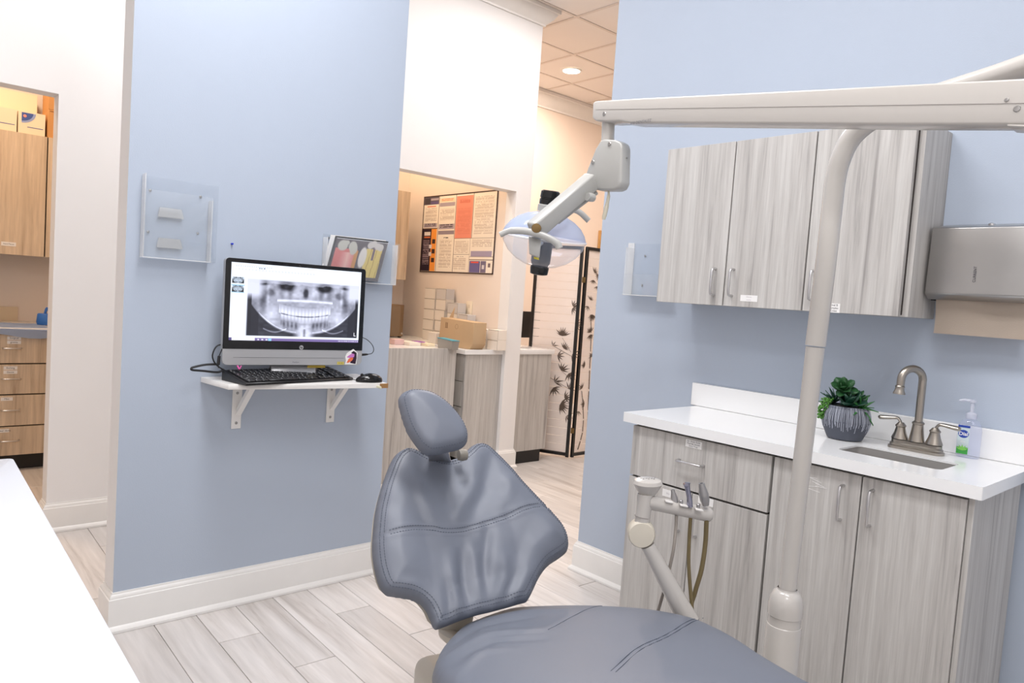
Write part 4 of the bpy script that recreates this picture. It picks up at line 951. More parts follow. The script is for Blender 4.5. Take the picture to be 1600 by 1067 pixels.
b = MB(); b.text('600 DENTALEZ', .010, ay(1001, 190.5, ye - .0008), X, Z); b.build('arm_lettering', mat('grey_ink', (110, 110, 116), .5), lt, smooth=0)
b = MB(); b.prism([ay(1573, 194), ay(1680, 195), ay(1680, 203), ay(1573, 197)], Y * AT, .004, 2); b.build('arm_knuckle', IVORY, lt)
b = MB(); e1 = at(1700, 66, 1, PY); e2 = ay(1690, 155) + Y * AT / 2; b.tube([e1 - X * .0, Vector((e1.x, (e1.y + e2.y) / 2, (e1.z + e2.z) / 2)), e2], .028, 20); b.build('arm_joint', IVORY, lt)
yc = ye + AT / 2
b = MB(); b.tube([at(951, 186, 1, yc), at(949.5, 221, 1, yc)], .0175, 20); b.build('drop_spindle', IVORY, lt)
bx = [(938, 219), (944, 217), (961, 218), (969, 222), (971.5, 230), (970, 285), (966, 294), (958, 297), (932, 297), (920, 290), (912, 280), (918, 262), (930, 232)]
b = MB(); b.prism([ay(x, y, yc - .020) for x, y in bx], Y * .040, .006, 3); b.build('pivot_housing', GREYPL, lt)
screws(lt, [ay(x, y, yc - .021) for x, y in ((952, 225), (926, 253), (924, 284))], (0, -1, 0), .006)
b = MB(); b.tube([at(970, 246, 1, yc), at(981, 246.5, 1, yc)], .0018, 8); b.build('friction_pin', STEEL, lt)
b = MB(); b.tube(catmull([at(951, 297, 1, yc), at(951, 306, 1, yc), at(948, 322, 1, yc), at(943, 343, 1, yc)], 4), [.003] * 4 + [.0045] * 4 + [.006] * 4 + [.0045], 10); b.build('switch_handle', mat('cream_plastic', (216, 210, 190), .4), lt)
# yoke
yk = yc - .005
b = MB(); y0, y1 = W(921, 286, 1.975), W(838, 357, 1.895); b.obox((y0 + y1) / 2, frame(y1 - y0, Y), (.024, .0185, (y1 - y0).length / 2 + .012), .006, 3); b.build('yoke_arm', GREYPL, lt)
b = MB(); b.tube([W(932, 301, 1.99), W(872, 347, 1.95)], .006, 10); b.build('yoke_cable', GREYPL, lt)
b = MB(); b.lathe([(0, -.012), (.011, -.012), (.0125, 0), (.011, .012), (0, .012)], W(922, 308, 1.955), axis=(0, 1, 0), n=16); b.build('adjust_knob', GREYPL, lt)
# head
hc_ = W(850, 371, 2.06); ax_ = (W(861, 300, 2.02) - W(843, 428, 2.02)).normalized(); ax_ = (ax_ + (-CF) * .22).normalized()
b = MB(); b.lathe([(.119, .0), (.118, .006), (.113, .018), (.100, .036), (.080, .052), (.055, .064), (.030, .070)], hc_, ax_, n=48); b.build('reflector_dome', DOME, lt)
b = MB(); b.lathe([(.1195, .001), (.1205, -.004), (.114, -.022), (.098, -.046), (.074, -.066), (.046, -.079), (.026, -.084)], hc_, ax_, n=48); b.build('clear_shield', SHIELD, lt)
b = MB(); b.lathe([(.120, .003), (.122, .001), (.122, -.002), (.120, -.004)], hc_, ax_, n=48); b.build('rim', ACRE, lt)
b = MB(); b.lathe([(0, .072), (.030, .072), (.030, .090), (.027, .092), (0, .092)], hc_, ax_, n=28); b.build('lamp_collar', GREYPL, lt)
b = MB(); b.lathe([(.0265, .092), (.0275, .094), (.0275, .106), (.0258, .107), (.0258, .110), (.0275, .111), (.0265, .128), (.022, .131), (.020, .128), (0, .128)], hc_, ax_, n=28); b.build('rear_knob', BLACKG, lt)
b = MB(); b.lathe([(0, .010), (.018, .010), (.028, -.005), (.028, -.070), (.022, -.083), (0, -.083)], hc_, ax_, n=28); b.build('bulb_housing', mat('smoked_housing', (62, 66, 76), .25), lt)
b = MB(); b.lathe([(.026, -.083), (.027, -.087), (.025, -.104), (.020, -.106), (0, -.106)], hc_, ax_, n=28); b.build('front_cap', BLACKG, lt)
b = MB(); b.tube(catmull([W(x, y, 1.87) for x, y in ((781, 367), (795, 361), (815, 360.5), (835, 364), (855, 371), (870, 380), (874, 388))], 5), [.0075] * 6 + [.0092] * 19 + [.0095] * 6, 14, flat=.8, up=(0, 0, 1)); b.build('grip_handle', GREYPL, lt)
b = MB(); b.tube(catmull([W(x, y, 2.2) for x, y in ((880, 328), (893, 327), (906, 332), (920, 345))], 5), [.007] * 5 + [.0088] * 11, 14, flat=.8, up=(0, 0, 1)); b.build('grip_handle', GREYPL, lt)
b = MB(); b.prism([W(x, y, 1.90) for x, y in ((826, 368), (846, 374), (843, 402), (827, 396))], CF * .02, .003); b.tube([W(838, 385, 1.93), W(846, 380, 2.0)], .006, 10); b.tube([W(838, 357, 1.93), W(838, 370, 1.93)], .010, 12); b.build('handle_bracket', GREYPL, lt)
b = MB(); b.lathe([(0, -.006), (.0125, -.006), (.0135, .0), (.012, .006), (0, .007)], W(838, 357, 1.868), axis=-CF, n=20); b.build('pivot_plug', BRASS, lt)
b = MB(); b.prism([W(x, y, 1.93) for x, y in ((834, 401), (842, 403), (842, 406), (834, 404))], CF * .003); b.build('yellow_tab', mat('yellow_plastic', (214, 200, 70), .5), lt)

# ================================================================== INSTRUMENT ARM
ia = thing('instrument_arm', 'beige assistant instrument arm with three handpieces and hanging hoses', 'instrument arm', (-1.0, 1.59, 0))
D = 1.86
b = MB(); b.tube([W(1120, 1062, D), W(1092, 1000, D), W(1012, 852, D - .0)], [.030, .029, .0185], 20); b.build('lower_arm', IVORY, ia)
lo = W(1105, 1030, D)
b = MB(); b.lathe([(0, .001), (.10, .001), (.10, .015), (.05, .03), (.035, .04), (.035, lo.z - .02), (0, lo.z - .02)], (lo.x, lo.y, 0), n=28); b.build('floor_pedestal', IVORY, ia)
tv = -(CF - Z * CF.z).normalized()
b = MB(); b.lathe([(0, -.03), (.031, -.03), (.0345, -.022), (.0345, .012), (.031, .018), (0, .020)], W(1002, 833, D), axis=tv + CR * -.1, n=32); b.build('elbow_disc', mat('cream_enamel', (212, 204, 188), .3), ia)
b = MB(); b.tube([W(1003, 818, D), W(1006, 796, D), W(1008, 772, D)], [.019, .0195, .020], 20); b.build('neck', IVORY, ia)
b = MB(); b.tube([W(1003.5, 808, D), W(1003.8, 806.5, D)], .0200, 20); b.build('neck_joint', mat('seam_grey', (150, 144, 140), .6), ia)
pc_ = W(1012, 757, D); pr_ = [(0, .016), (.022, .016), (.034, .012), (.038, .004), (.034, -.004), (.026, -.018), (.021, -.026), (0, -.026)]
b = MB(); b.lathe(pr_, pc_, axis=(.05, -.1, 1), n=36, sx=1.0, sy=.78, xdir=CR); b.build('touch_pad', IVORY, ia)
b = MB()
for k in range(9): b.obox(pc_ + Z * .0166 + CR * (-.018 + .0045 * k) + tv * (.008 * math.sin(k * 2.1)), (CR, tv, Z), (.0018, .0012, .0003))
b.build('pad_marks', mat('grey_ink', (110, 110, 116), .5), ia)
h0, h1 = W(1012, 784, D), W(1111, 805, D + .03); hd_ = (h1 - h0).normalized()
b = MB(); b.tube([h0, h0 + hd_ * .03, h1 - hd_ * .01, h1 - hd_ * .003, h1], [.0185, .0185, .0185, .017, .014], 24); b.build('holder_bar', IVORY, ia)
b = MB(); b.lathe([(.009, 0), (.009, .001), (0, .0012)], h1 + hd_ * .0002, axis=hd_, n=16); b.build('end_plug', mat('seam_grey', (150, 144, 140), .6), ia)
HP = mat('handpiece_grey', (152, 150, 150), .3, metal=.5); HPW = mat('handpiece_violet_steel', (150, 150, 166), .22, metal=.9)
def hand(name, base_, tip_, prof, m, label=None):
    a = W(*base_, D + .01); t_ = W(*tip_, D + .01); L = (t_ - a).length
    b = MB(); b.lathe([(r, h * L) for r, h in prof], a, axis=(t_ - a), n=20)
    b.m(1); b.lathe([(prof[-2][0] * .62, L * 1.001), (0, L * .96)], a, axis=(t_ - a), n=16)
    return b.build(name, [m, BLACK], ia, label=label)
hand('saliva_ejector_tip', (1055, 786), (1051, 765), [(0, 0), (.0095, 0), (.009, .4), (.0055, .8), (.0048, 1.0), (.003, 1.0)], HP, 'small grey ejector tip')
hand('suction_valve', (1103, 790), (1096, 755), [(0, 0), (.008, 0), (.012, .25), (.0125, .5), (.009, .8), (.0078, 1), (.004, 1)], HP, 'large grey suction valve')
b = MB(); b.tube(catmull([W(1078, 792, D), W(1077, 778, D), W(1074, 762, D), W(1074, 754, D)], 4), [.0075] * 4 + [.0065] * 4 + [.007] * 4 + [.008], 16); b.lathe([(0, -.002), (.006, -.002), (.006, .01), (0, .0105)], W(1071, 757, D - .008), axis=tv, n=12); b.build('air_water_syringe', HPW, ia)
b = MB()
for k, (x, y) in enumerate(((1045, 783.5), (1068, 789.5), (1092, 796))):
    b.obox(W(x, y, D - .006), (hd_, Z, tv), (.011, .0022, .008), .001, 1)
b.build('holder_cradles', mat('white_clip', (228, 224, 220), .4), ia)
b = MB()
for x, y in ((1064, 785), (1091, 791)): b.lathe([(.005, 0), (.005, .008), (.003, .010), (0, .010)], W(x, y + 2, D), axis=Z, n=12)
b.build('holder_buttons', HP, ia)
def hose(pts, r, m, nm): b = MB(); b.tube(catmull([W(*p) for p in pts], 6), r, 10); b.build(nm, m, ia)
hose(((1057, 805, D + .01), (1056, 825, D + .01), (1052, 860, D), (1042, 905, D + .02), (1028, 955, D + .06), (1010, 1010, D + .08)), .0042, GHOSE, 'hose')
hose(((1079, 808, D + .015), (1077, 840, D + .02), (1076, 880, D + .02), (1079, 925, D + .02), (1083, 965, D + .02), (1090, 1030, D + .03)), .0048, HOSE, 'hose')
hose(((1104, 812, D + .02), (1102, 850, D + .03), (1096, 890, D + .03), (1086, 925, D + .035), (1080, 955, D + .04), (1090, 1030, D + .05)), .0062, HOSE, 'hose')

# ================================================================== FOREGROUND COUNTER
tt = thing('white_side_counter', 'plain white counter running along the near edge of the room', 'counter', (-1.2, 0, 0))
e0 = at(20.6, 715.5, 2, .80); e1 = at(220, 1066, 2, .80); ed_ = (e1 - e0).normalized(); en = Vector((ed_.y, -ed_.x, 0)); en = en if en.y < 0 else -en
b = MB(); r_ = .012; P0 = e0; P1 = e0 + ed_ * 1.75
pts = [P0 + ed_ * r_, P1, P1 + en * .62, P0 + en * .62, P0 + en * r_, P0 + en * r_ * .3 + ed_ * r_ * .3]
b.prism([p - Z * .035 for p in pts], Z * .035, .003, 2); b.build('worktop', mat('white_laminate_top', (214, 219, 228), .3), tt)
b = MB(); b.prism([P0 + ed_ * .03 + en * .03 - Z * .7995, P1 - ed_ * .03 + en * .03 - Z * .7995, P1 - ed_ * .03 + en * .58 - Z * .7995, P0 + ed_ * .03 + en * .58 - Z * .7995], Z * .764); b.build('cabinet_body', GREYW, tt)

# ================================================================== SIDE ROOM (left doorway)
lc = thing('tan_drawer_cabinet', 'tan wood drawer cabinet seen through the side doorway', 'cabinet', (-5.75, .5, 0))
xf = -5.45
b = MB(); b.box(-6.08, xf - .0205, -.35, 1.2, .135, .876); b.build('carcass', DARKGAP, lc)
b = MB(); b.box(-6.05, xf - .06, -.35, 1.2, .001, .133); b.build('toe_kick', BLACK, lc)
zs = [.875, .690, .492, .296, .105]
zs = [at(72, y, 0, xf).z for y in (522.5, 568, 615, 663, 708)]
labs = [['Surgical', 'gowns'], ['Etching', 'Gauze'], ['Misc', 'supplies'], ['Rubber dams']]
for i in range(4):
    for (ya, yb_) in ((.18, .902), (.912, 1.19), (-.34, .172)):
        b = MB(); b.box(xf - .019, xf, ya, yb_, zs[i + 1] + .004, zs[i] - .004, .001, 1); d = b.build('drawer', TANW, lc)
        if ya == .18:
            zc = (zs[i] + zs[i + 1]) / 2; b = MB(); pull(b, (xf, .662, zc + .005), (xf, .758, zc + .005), X); b.build('handle', SATIN, d)
            for jj, L_ in enumerate(labs[i] if i < 2 else [labs[i][0]]): sticker(d, (xf + .0005, .72 - .015 * i, zs[i] - .026 - .026 * jj), Y, Z, .072 - .01 * (i > 1), .021, [L_], .015)
b = MB(); b.box(-6.099, xf + .02, -.35, 1.22, .8765, .912, .002, 1); o = b.build('laminate_worktop', QUARTZ); base(o); tag(o, 'white worktop on the tan drawers in the side room', 'countertop')
b = MB(); b.box(-6.099, -6.08, -.35, .82, .9125, 1.01); o = b.build('beige_backsplash_board', mat('beige_board', (226, 206, 176), .5)); base(o); tag(o, 'beige backsplash board behind the side room worktop', 'backsplash')
b = MB(); bm = bmesh.new(); rows = []
for i in range(9):
    for_ = []
    s = i / 8
    for j in range(20):
        y = -.3 + 1.22 * j / 19
        if s < .7: p = (-5.85 + (xf + .03 + 5.85) * s / .7, y, .9145 + .002 * math.sin(j * 1.7 + i))
        else: p = (xf + .031 + .004 * math.sin(j * .9), y, .913 - (.050 + .016 * math.sin(j * .8)) * (s - .7) / .3)
        for_.append(bm.verts.new(p))
    rows.append(for_)
for a, c in zip(rows, rows[1:]):
    for k in range(19): bm.faces.new((a[k], a[k + 1], c[k + 1], c[k]))
bmesh.ops.solidify(bm, geom=list(bm.faces), thickness=-.0015)
b._add(bm); o = b.build('surgical_pad', mat('blue_white_pad', (190, 208, 238), .8)); base(o); tag(o, 'pale blue disposable pad draped over the side room worktop', 'pad')
lu = thing('tan_wall_cabinet', 'tan wood wall cabinet high in the side room', 'cabinet', (-5.9, .5, 1.37))
b = MB(); b.box(-6.099, -5.7705, -.35, 1.2, 1.372, 2.155); b.build('carcass', DARKGAP, lu)
for ya, yb_ in ((.42, .912), (.920, 1.19), (-.34, .412)):
    b = MB(); b.box(-5.769, -5.75, ya, yb_, 1.368, 2.160, .001, 1); d = b.build('door', TANW, lu)
    if ya == .42: sticker(d, (-5.7495, .715, 1.435), Y, Z, .08, .026, ['Hand Pieces'], .012)
bw_ = [(.40, .745), (.752, .905)]
for k, (ya, yb_) in enumerate(((.545, .745), (.752, .952 - .05))):
    t_ = thing('supply_box', ['cream supply box with blue arc logo, the one away from the orange cartons', 'cream supply box with blue arc logo next to the orange cartons'][k], 'box', (-5.85, (ya + yb_) / 2, 2.1605), 'supply boxes on the tan wall cabinet')
    b = MB(); b.box(-5.98, -5.775, ya, yb_, 2.1605, 2.305, .001, 1); b.build('carton', mat('cream_carton', (240, 224, 196), .6), t_)
    b = MB(); xq = -5.7745; y0_ = ya + .018; zt_ = 2.297
    def arc(r, n_): return [Vector((xq + n_, y0_, zt_))] + [Vector((xq + n_, y0_ + r * math.sin(a), zt_ - r * .85 * math.cos(a))) for a in [k_ * math.pi / 2 / 12 for k_ in range(13)]]
    b.prism(arc(.078, 0), X * .0004); b.m(1).prism(arc(.064, .0005), X * .0004); b.m(2).box(xq, xq + .0005, ya + .05, yb_ - .012, 2.205, 2.209)
    b.m(3).lathe([(.010, 0), (.009, .0008), (0, .001)], (xq + .0009, y0_ + .018, zt_ - .022), axis=(1, 0, 0), n=12)
    b.build('printed_logo', [mat('pale_blue_ink', (150, 166, 210), .6), BLUEINK, BLUEINK, mat('pink_ink', (236, 150, 140), .6)], t_, smooth=0)
b = MB(); b.box(-6.05, -5.985, .40, .885, 2.1605, 2.46, .001, 1); o = b.build('storage_board_box', mat('cream_carton', (240, 224, 196), .6)); base(o); tag(o, 'tall plain cream box standing behind the logo boxes', 'box')
for k, (z0, z1, yy) in enumerate(((2.1605, 2.345, .915), (2.346, 2.50, .918))):
    t_ = thing('orange_carton', ['orange brown carton resting on the tan cabinet beside the logo box', 'orange brown carton stacked on top of the other orange carton'][k], 'box', (-5.88, 1.03, z0), 'orange cartons on the tan wall cabinet')
    b = MB(); b.box(-6.0, -5.77, yy, 1.15, z0, z1, .002, 1); b.build('carton', ORANGEC, t_)
    b = MB()
    if k == 0: b.tube([Vector((-5.769, .972 + .014 * math.cos(a), 2.29 + .014 * math.sin(a))) for a in [i * math.pi / 8 for i in range(17)]], .002, 5)
    b.box(-5.7695, -5.769, .975, .985, z0 + .03, z0 + .05); b.box(-5.7695, -5.769, yy + .01, 1.14, z1 - .012, z1 - .008); b.build('carton_print', mat('brown_ink', (110, 66, 30), .7), t_)
gb = at(70, 490, 0, -5.7)
b = MB(); b.lathe([(0, 0), (.05, 0), (.055, .02), (.05, .07), (.045, .075), (0, .075)], (-5.72, gb.y + .01, .9165), n=16, sx=.8); b.tube(catmull([(-5.70, gb.y, .985), (-5.69, gb.y + .01, 1.03), (-5.70, gb.y + .03, 1.0)], 4), .008, 8); o = b.build('blue_glove_roll', mat('glove_blue', (50, 110, 190), .5)); base(o); tag(o, 'crumpled blue item on the side room worktop', 'gloves')

# ================================================================== NOOK (passage on the middle of the picture)
po = thing('labor_law_poster', 'large framed poster of workplace notices with a salmon panel', 'poster', (-4.82, 3.638, 1.49))
def poster(S, T):
    R_ = np.ones(S.shape) * 248; G_ = np.ones(S.shape) * 238; B_ = np.ones(S.shape) * 224
    def put(x0, x1, y0, y1, c):
        m_ = (S >= x0) & (S < x1) & (T >= y0) & (T < y1); R_[m_] = c[0]; G_[m_] = c[1]; B_[m_] = c[2]
    def txt(x0, x1, y0, y1, n, c=(205, 190, 176)):
        ph = (T - y0) / (y1 - y0) * n; m_ = (S > x0) & (S < x1) & (T > y0) & (T < y1) & ((ph % 1) < .5) & (vnoise(S, T, 90, 60, 3) > .25); R_[m_] = c[0]; G_[m_] = c[1]; B_[m_] = c[2]
    dk = (84, 74, 108); gy = (176, 164, 176)
    txt(.03, .20, .15, .33, 12); txt(.25, .45, .17, .33, 11); txt(.73, .97, .05, .52, 30); txt(.27, .44, .58, .95, 24); txt(.49, .67, .60, .76, 9); txt(.48, .65, .82, .97, 9); txt(.72, .97, .58, .68, 6)
    put(.0, .22, .0, .105, (92, 84, 100)); put(.01, .09, .01, .095, (60, 54, 66)); put(.10, .215, .02, .05, gy); put(.10, .215, .06, .10, (96, 84, 130)); put(.05, .18, .12, .135, (226, 130, 96))
    put(.01, .21, .355, .41, gy); txt(.03, .19, .36, .40, 2, (70, 60, 66)); put(.235, .455, .035, .085, (250, 226, 196)); txt(.26, .43, .04, .075, 2, (226, 130, 86)); put(.235, .455, .09, .14, gy)
    put(.24, .46, .37, .44, gy); txt(.26, .44, .375, .435, 2, (70, 60, 66)); put(.235, .465, .46, .51, (150, 138, 150))
    put(0, .135, .43, 1, (44, 32, 50)); put(.135, .215, .43, 1, (250, 160, 70)); put(.03, .12, .47, .52, (236, 226, 220)); put(.03, .12, .53, .55, (226, 120, 70)); txt(.02, .115, .58, .92, 14, (170, 150, 160))
    for y in (.57, .70, .82): put(.155, .20, y, y + .06, (60, 44, 50))
    for y in (.64, .74): put(.11, .15, y, y + .05, (226, 220, 226))
    put(.475, .70, .02, .565, (240, 150, 128)); txt(.52, .66, .06, .12, 4, (214, 110, 90)); txt(.50, .68, .18, .52, 16, (228, 136, 116))
    txt(.31, .39, .545, .57, 1, (50, 44, 50)); txt(.52, .65, .795, .81, 1, (50, 44, 50))
    put(.71, .98, .73, .80, (170, 160, 186)); put(.70, .84, .85, 1., (110, 104, 156)); put(.72, .82, .86, .88, (236, 90, 70)); put(.845, .915, .85, 1, (120, 112, 140)); put(.865, .895, .90, .95, (220, 216, 220)); put(.94, .97, .88, .93, (120, 104, 110))
    for x in (.225, .47): put(x - .003, x + .003, 0, 1 if x < .3 else .56, (96, 72, 64))
    put(.705, .711, 0, .565, (96, 72, 64)); put(.47, .476, .56, 1, (96, 72, 64)); put(.69, .695, .565, 1, (96, 72, 64)); put(0, .22, .42, .43, (96, 72, 64)); put(.47, 1, .563, .57, (96, 72, 64)); put(.47, .69, .77, .776, (96, 72, 64)); put(.69, 1, .835, .841, (96, 72, 64)); put(.69, 1, .795, .80, (96, 72, 64))
    return np.stack([R_, G_, B_], -1)
pp0 = Vector((-5.302, 3.634, 2.122)); pw_, ph_ = .972, .632
b = MB(); b.box(-5.310, -4.322, 3.6355, 3.6395, 1.482, 2.130); b.build('backing_board', mat('dark_frame', (60, 42, 40), .5), po)
printed('notice_print', pp0 + Vector((0, .0008, 0)), X, Z, pw_, ph_, 330, 220, poster, printmat('poster_print', .3), po)
b = MB(); b.box(-5.310, -4.322, 3.6325, 3.6355, 2.123, 2.131); b.box(-5.310, -4.322, 3.6325, 3.6355, 1.481, 1.489); b.box(-5.310, -5.302, 3.6325, 3.6355, 1.481, 2.131); b.box(-4.330, -4.322, 3.6325, 3.6355, 1.481, 2.131); b.build('frame_edge', mat('dark_frame', (60, 42, 40), .5), po)

nc = thing('nook_base_cabinet', 'grey wood cabinet end with white top under the poster', 'cabinet', (-4.8, 3.45, 0))
xe = -4.15
b = MB(); b.box(-5.55, xe - .02, 3.311, 3.638, .10, .878); b.build('carcass', DARKGAP, nc)
b = MB(); b.box(xe - .02, xe, 3.290, 3.638, .001, .878, .001, 1); b.build('end_panel', GREYW, nc)
b = MB(); b.box(-5.55, xe - .022, 3.345, 3.638, .001, .099); b.build('toe_kick', BLACK, nc)
for x0_, x1_ in ((-4.62, xe - .024), (-5.1, -4.625), (-5.54, -5.105)):
    for z0, z1 in ((.105, .292), (.298, .485), (.491, .672), (.678, .872)):
        b = MB(); b.box(x0_, x1_, 3.292, 3.310, z0, z1, .001, 1); b.build('drawer', GREYW, nc)
b = MB(); b.box(-5.555, xe + .012, 3.270, 3.639, .8785, .914, .002, 1); b.box(xe - .10, xe + .005, 3.622, 3.639, .9143, 1.01, .002, 1); o = b.build('nook_worktop', QUARTZ); base(o); tag(o, 'white worktop under the poster carrying the cardboard box', 'countertop')
pc2 = thing('tall_grey_panel_cabinet', 'wide grey wood cabinet side behind the dental headrest', 'cabinet', (-4.8, 2.8, 0))
b = MB(); b.box(-4.17, -4.15, 2.455, 3.200, .001, .922, .001, 1); b.build('side_panel', GREYW, pc2)
b = MB(); b.box(-5.54, -4.172, 2.46, 3.19, .001, .885); b.build('body', GREYW, pc2)
b = MB(); b.box(-5.55, -4.173, 2.456, 3.20, .8855, .914); o = b.build('rear_worktop', QUARTZ); base(o); tag(o, 'white worktop behind the grey cabinet side, covered with small supplies', 'countertop')
WB = mat('white_carton', (238, 228, 216), .6); PURP = mat('purple_carton', (150, 84, 170), .6)
def boxat(name, px0, py0, px1, py1, yv, zbase, dep, m, label, cat, group=None, ax=1, top=None):
    a = at(px0, py1, ax, yv); c = at(px1, py0, ax, yv); z0 = zbase if zbase is not None else a.z; z1 = c.z
    b = MB()
    if ax == 1: b.box(a.x, c.x, yv, yv + dep, z0, z1, .0015, 1)
    else: b.box(yv - dep, yv, a.y, c.y, z0, z1, .0015, 1)
    o = b.build(name, m); base(o); return tag(o, label, cat, group)
# the stack of small white cartons, on the nook worktop against the poster wall
zc0 = .9145; CG = mat('grey_white_carton', (214, 208, 204), .6); CE = mat('carton_gap_shade', (150, 136, 122), .7)
names_c = ['leftmost', 'second', 'third', 'fourth', 'inner right', 'rightmost']
lev = ['bottom', 'second', 'third', 'fourth', 'fifth', 'sixth']
for c_, (pl_, pr_x, pt_, yy) in enumerate(((661, 677.5, 449, 3.535), (679, 694.5, 450, 3.535), (698, 714, 472, 3.535), (716, 730, 490, 3.535), (748, 762, 513, 3.535), (764, 780, 514, 3.530))):
    xa_, xb_ = at(pl_, 500, 1, yy).x, at(pr_x, 500, 1, yy).x; zt_ = at(pl_, pt_, 1, yy).z; n_ = max(1, round((zt_ - zc0) / .0875)); hh_ = (zt_ - zc0) / n_
    for k in range(n_):
        jx = random.uniform(-.006, .006) if c_ < 4 else 0; mm_ = CG if (c_ in (1, 2, 3) and k == n_ - 1) else WB
        t_ = thing('small_white_carton', ('small %s carton, %s box of the %s column beneath the poster' % ('greyish' if mm_ is CG else 'white', 'topmost' if k == n_ - 1 else lev[k], names_c[c_])), 'box', ((xa_ + xb_) / 2, yy, zc0 + k * hh_), 'small white cartons stacked under the poster')
        b = MB(); b.box(xa_ + jx, xb_ + jx, yy, yy + .085, zc0 + k * hh_, zc0 + (k + 1) * hh_ - .0008, .0015, 1); b.build('carton', mm_, t_)
        b = MB(); b.box(xa_ + jx, xb_ + jx, yy - .0006, yy, zc0 + (k + 1) * hh_ - .006, zc0 + (k + 1) * hh_ - .003); b.box(xb_ + jx - .003, xb_ + jx - .0005, yy - .0006, yy, zc0 + k * hh_ + .002, zc0 + (k + 1) * hh_ - .006); b.build('gap_line', CE, t_)  # dark lines drawn in as the shaded gaps between cartons
# big cardboard box
cb = thing('cardboard_box', 'open brown cardboard box lying on the worktop under the poster', 'box', (-4.45, 3.42, .9145))
ca = at(685, 541, 1, 3.33); cd_ = at(741, 504, 1, 3.33)
b = MB(); b.prism([Vector((ca.x, 3.33, .9150)), Vector((cd_.x - .03, 3.33, .9150)), Vector((cd_.x, 3.33, .955)), Vector((cd_.x, 3.33, cd_.z)), Vector((ca.x + .01, 3.33, cd_.z + .012)), Vector((ca.x, 3.33, .97))], Y * .12, .002, 1); b.build('body', KRAFT, cb)
b = MB(); b.prism([Vector((ca.x - .002, 3.335, .975)), Vector((ca.x - .005, 3.34, .935)), Vector((ca.x - .004, 3.44, .945)), Vector((ca.x + .030, 3.44, cd_.z + .095))], X * .004); b.build('flap', KRAFT, cb)
b = MB()
for dx in (.075, .092): b.box(ca.x + dx, ca.x + dx + .010, 3.3292, 3.3296, cd_.z - .060, cd_.z - .022); b.box(ca.x + dx - .004, ca.x + dx + .014, 3.3292, 3.3296, cd_.z - .064, cd_.z - .060)
b.tube([Vector((ca.x + .215 + .018 * math.cos(a), 3.3294, cd_.z - .045 + .018 * math.sin(a))) for a in [i * math.pi / 8 for i in range(17)]], .0007, 4)
b.build('printed_marks', mat('brown_print', (140, 110, 80), .7), cb)
# clutter above the grey panel
boxat('purple_carton', 642, 534, 654, 545, 3.08, .9145, .06, PURP, 'small purple carton among supplies above the grey cabinet side', 'box')
boxat('white_supply_tray', 618, 535, 640, 546, 2.98, .9145, .10, WB, 'white supply tray left of the purple carton', 'tray')
boxat('pink_supply_pack', 608, 530, 617, 546, 2.90, .9145, .08, mat('pink_pack', (226, 190, 188), .6), 'pale pink pack at the wall edge above the grey cabinet side', 'box')
boxat('cream_supply_pack', 655, 537, 668, 546, 3.10, .9145, .07, mat('cream_pack', (236, 220, 190), .6), 'cream pack right of the purple carton', 'box')
boxat('white_wipe_box', 668, 520, 681, 537, 3.35, .9145, .07, WB, 'small white box touching the cardboard box flap', 'box')
b = MB(); tr0 = at(684, 543, 1, 3.12); tr1 = at(706, 532, 1, 3.12); b.prism([(tr0.x, 3.12, .9150), (tr1.x, 3.12, .9150), (tr1.x + .01, 3.12, tr1.z - .004), (tr0.x - .01, 3.12, tr1.z + .004)], Y * .06); b.m(1).prism([(tr0.x - .012, 3.118, tr1.z + .004), (tr1.x + .012, 3.118, tr1.z - .004), (tr1.x + .012, 3.118, tr1.z), (tr0.x - .012, 3.118, tr1.z + .008)], Y * .064); o = b.build('blue_rimmed_tub', [mat('grey_tub', (150, 146, 140), .4), mat('teal_lid', (70, 160, 180), .4)]); base(o); tag(o, 'grey tub with a teal rim in front of the cardboard box', 'tub')
# outlet on the poster wall
ou = thing('wall_outlet', 'cream wall outlet plate under the poster', 'outlet', (-4.66, 3.639, 1.2))
oa = at(728, 497, 1, 3.639); oc = at(739, 471, 1, 3.639)
b = MB(); b.box(oa.x, oc.x, 3.632, 3.6395, oa.z, oc.z, .002, 2); b.build('cover_plate', mat('cream_plate', (240, 226, 204), .4), ou)
b = MB()
for zz in (.3, .7):
    z_ = oa.z + (oc.z - oa.z) * zz; b.box((oa.x + oc.x) / 2 - .014, (oa.x + oc.x) / 2 + .014, 3.6308, 3.632, z_ - .013, z_ + .013)
b.build('sockets', mat('cream_socket', (226, 210, 186), .4), ou)
# upper cabinet and steel microwave at the back of the nook
nu = thing('nook_wall_cabinet', 'pale tan wall cabinet at the back of the nook beside the blue wall', 'cabinet', (-5.4, 2.9, 1.40))
b = MB(); b.box(-5.558, -5.27, 2.15, 3.46, 1.40, 2.14); b.build('carcass', TANW, nu)
for ya, yb_ in ((2.16, 2.80), (2.805, 3.455)): b = MB(); b.box(-5.268, -5.250, ya, yb_, 1.40, 2.14, .001, 1); b.build('door', TANW, nu)
mw = thing('steel_countertop_unit', 'small steel and black appliance at the back of the nook under the tan cabinet', 'appliance', (-5.35, 3.25, .915))
b = MB(); b.box(-5.50, -5.16, 3.0, 3.40, .925, 1.19, .006, 2); b.build('housing', mat('bronze_steel', (150, 128, 104), .35, metal=.7), mw)
b = MB(); b.box(-5.159, -5.155, 3.01, 3.36, .935, 1.18); b.build('door_glass', mat('brown_glass', (140, 118, 96), .25), mw)
b = MB()
for yy in (3.02, 3.38):
    for xx in (-5.48, -5.18): b.box(xx - .01, xx + .01, yy - .01, yy + .01, .9145, .926)
b.build('feet', BLACK, mw)
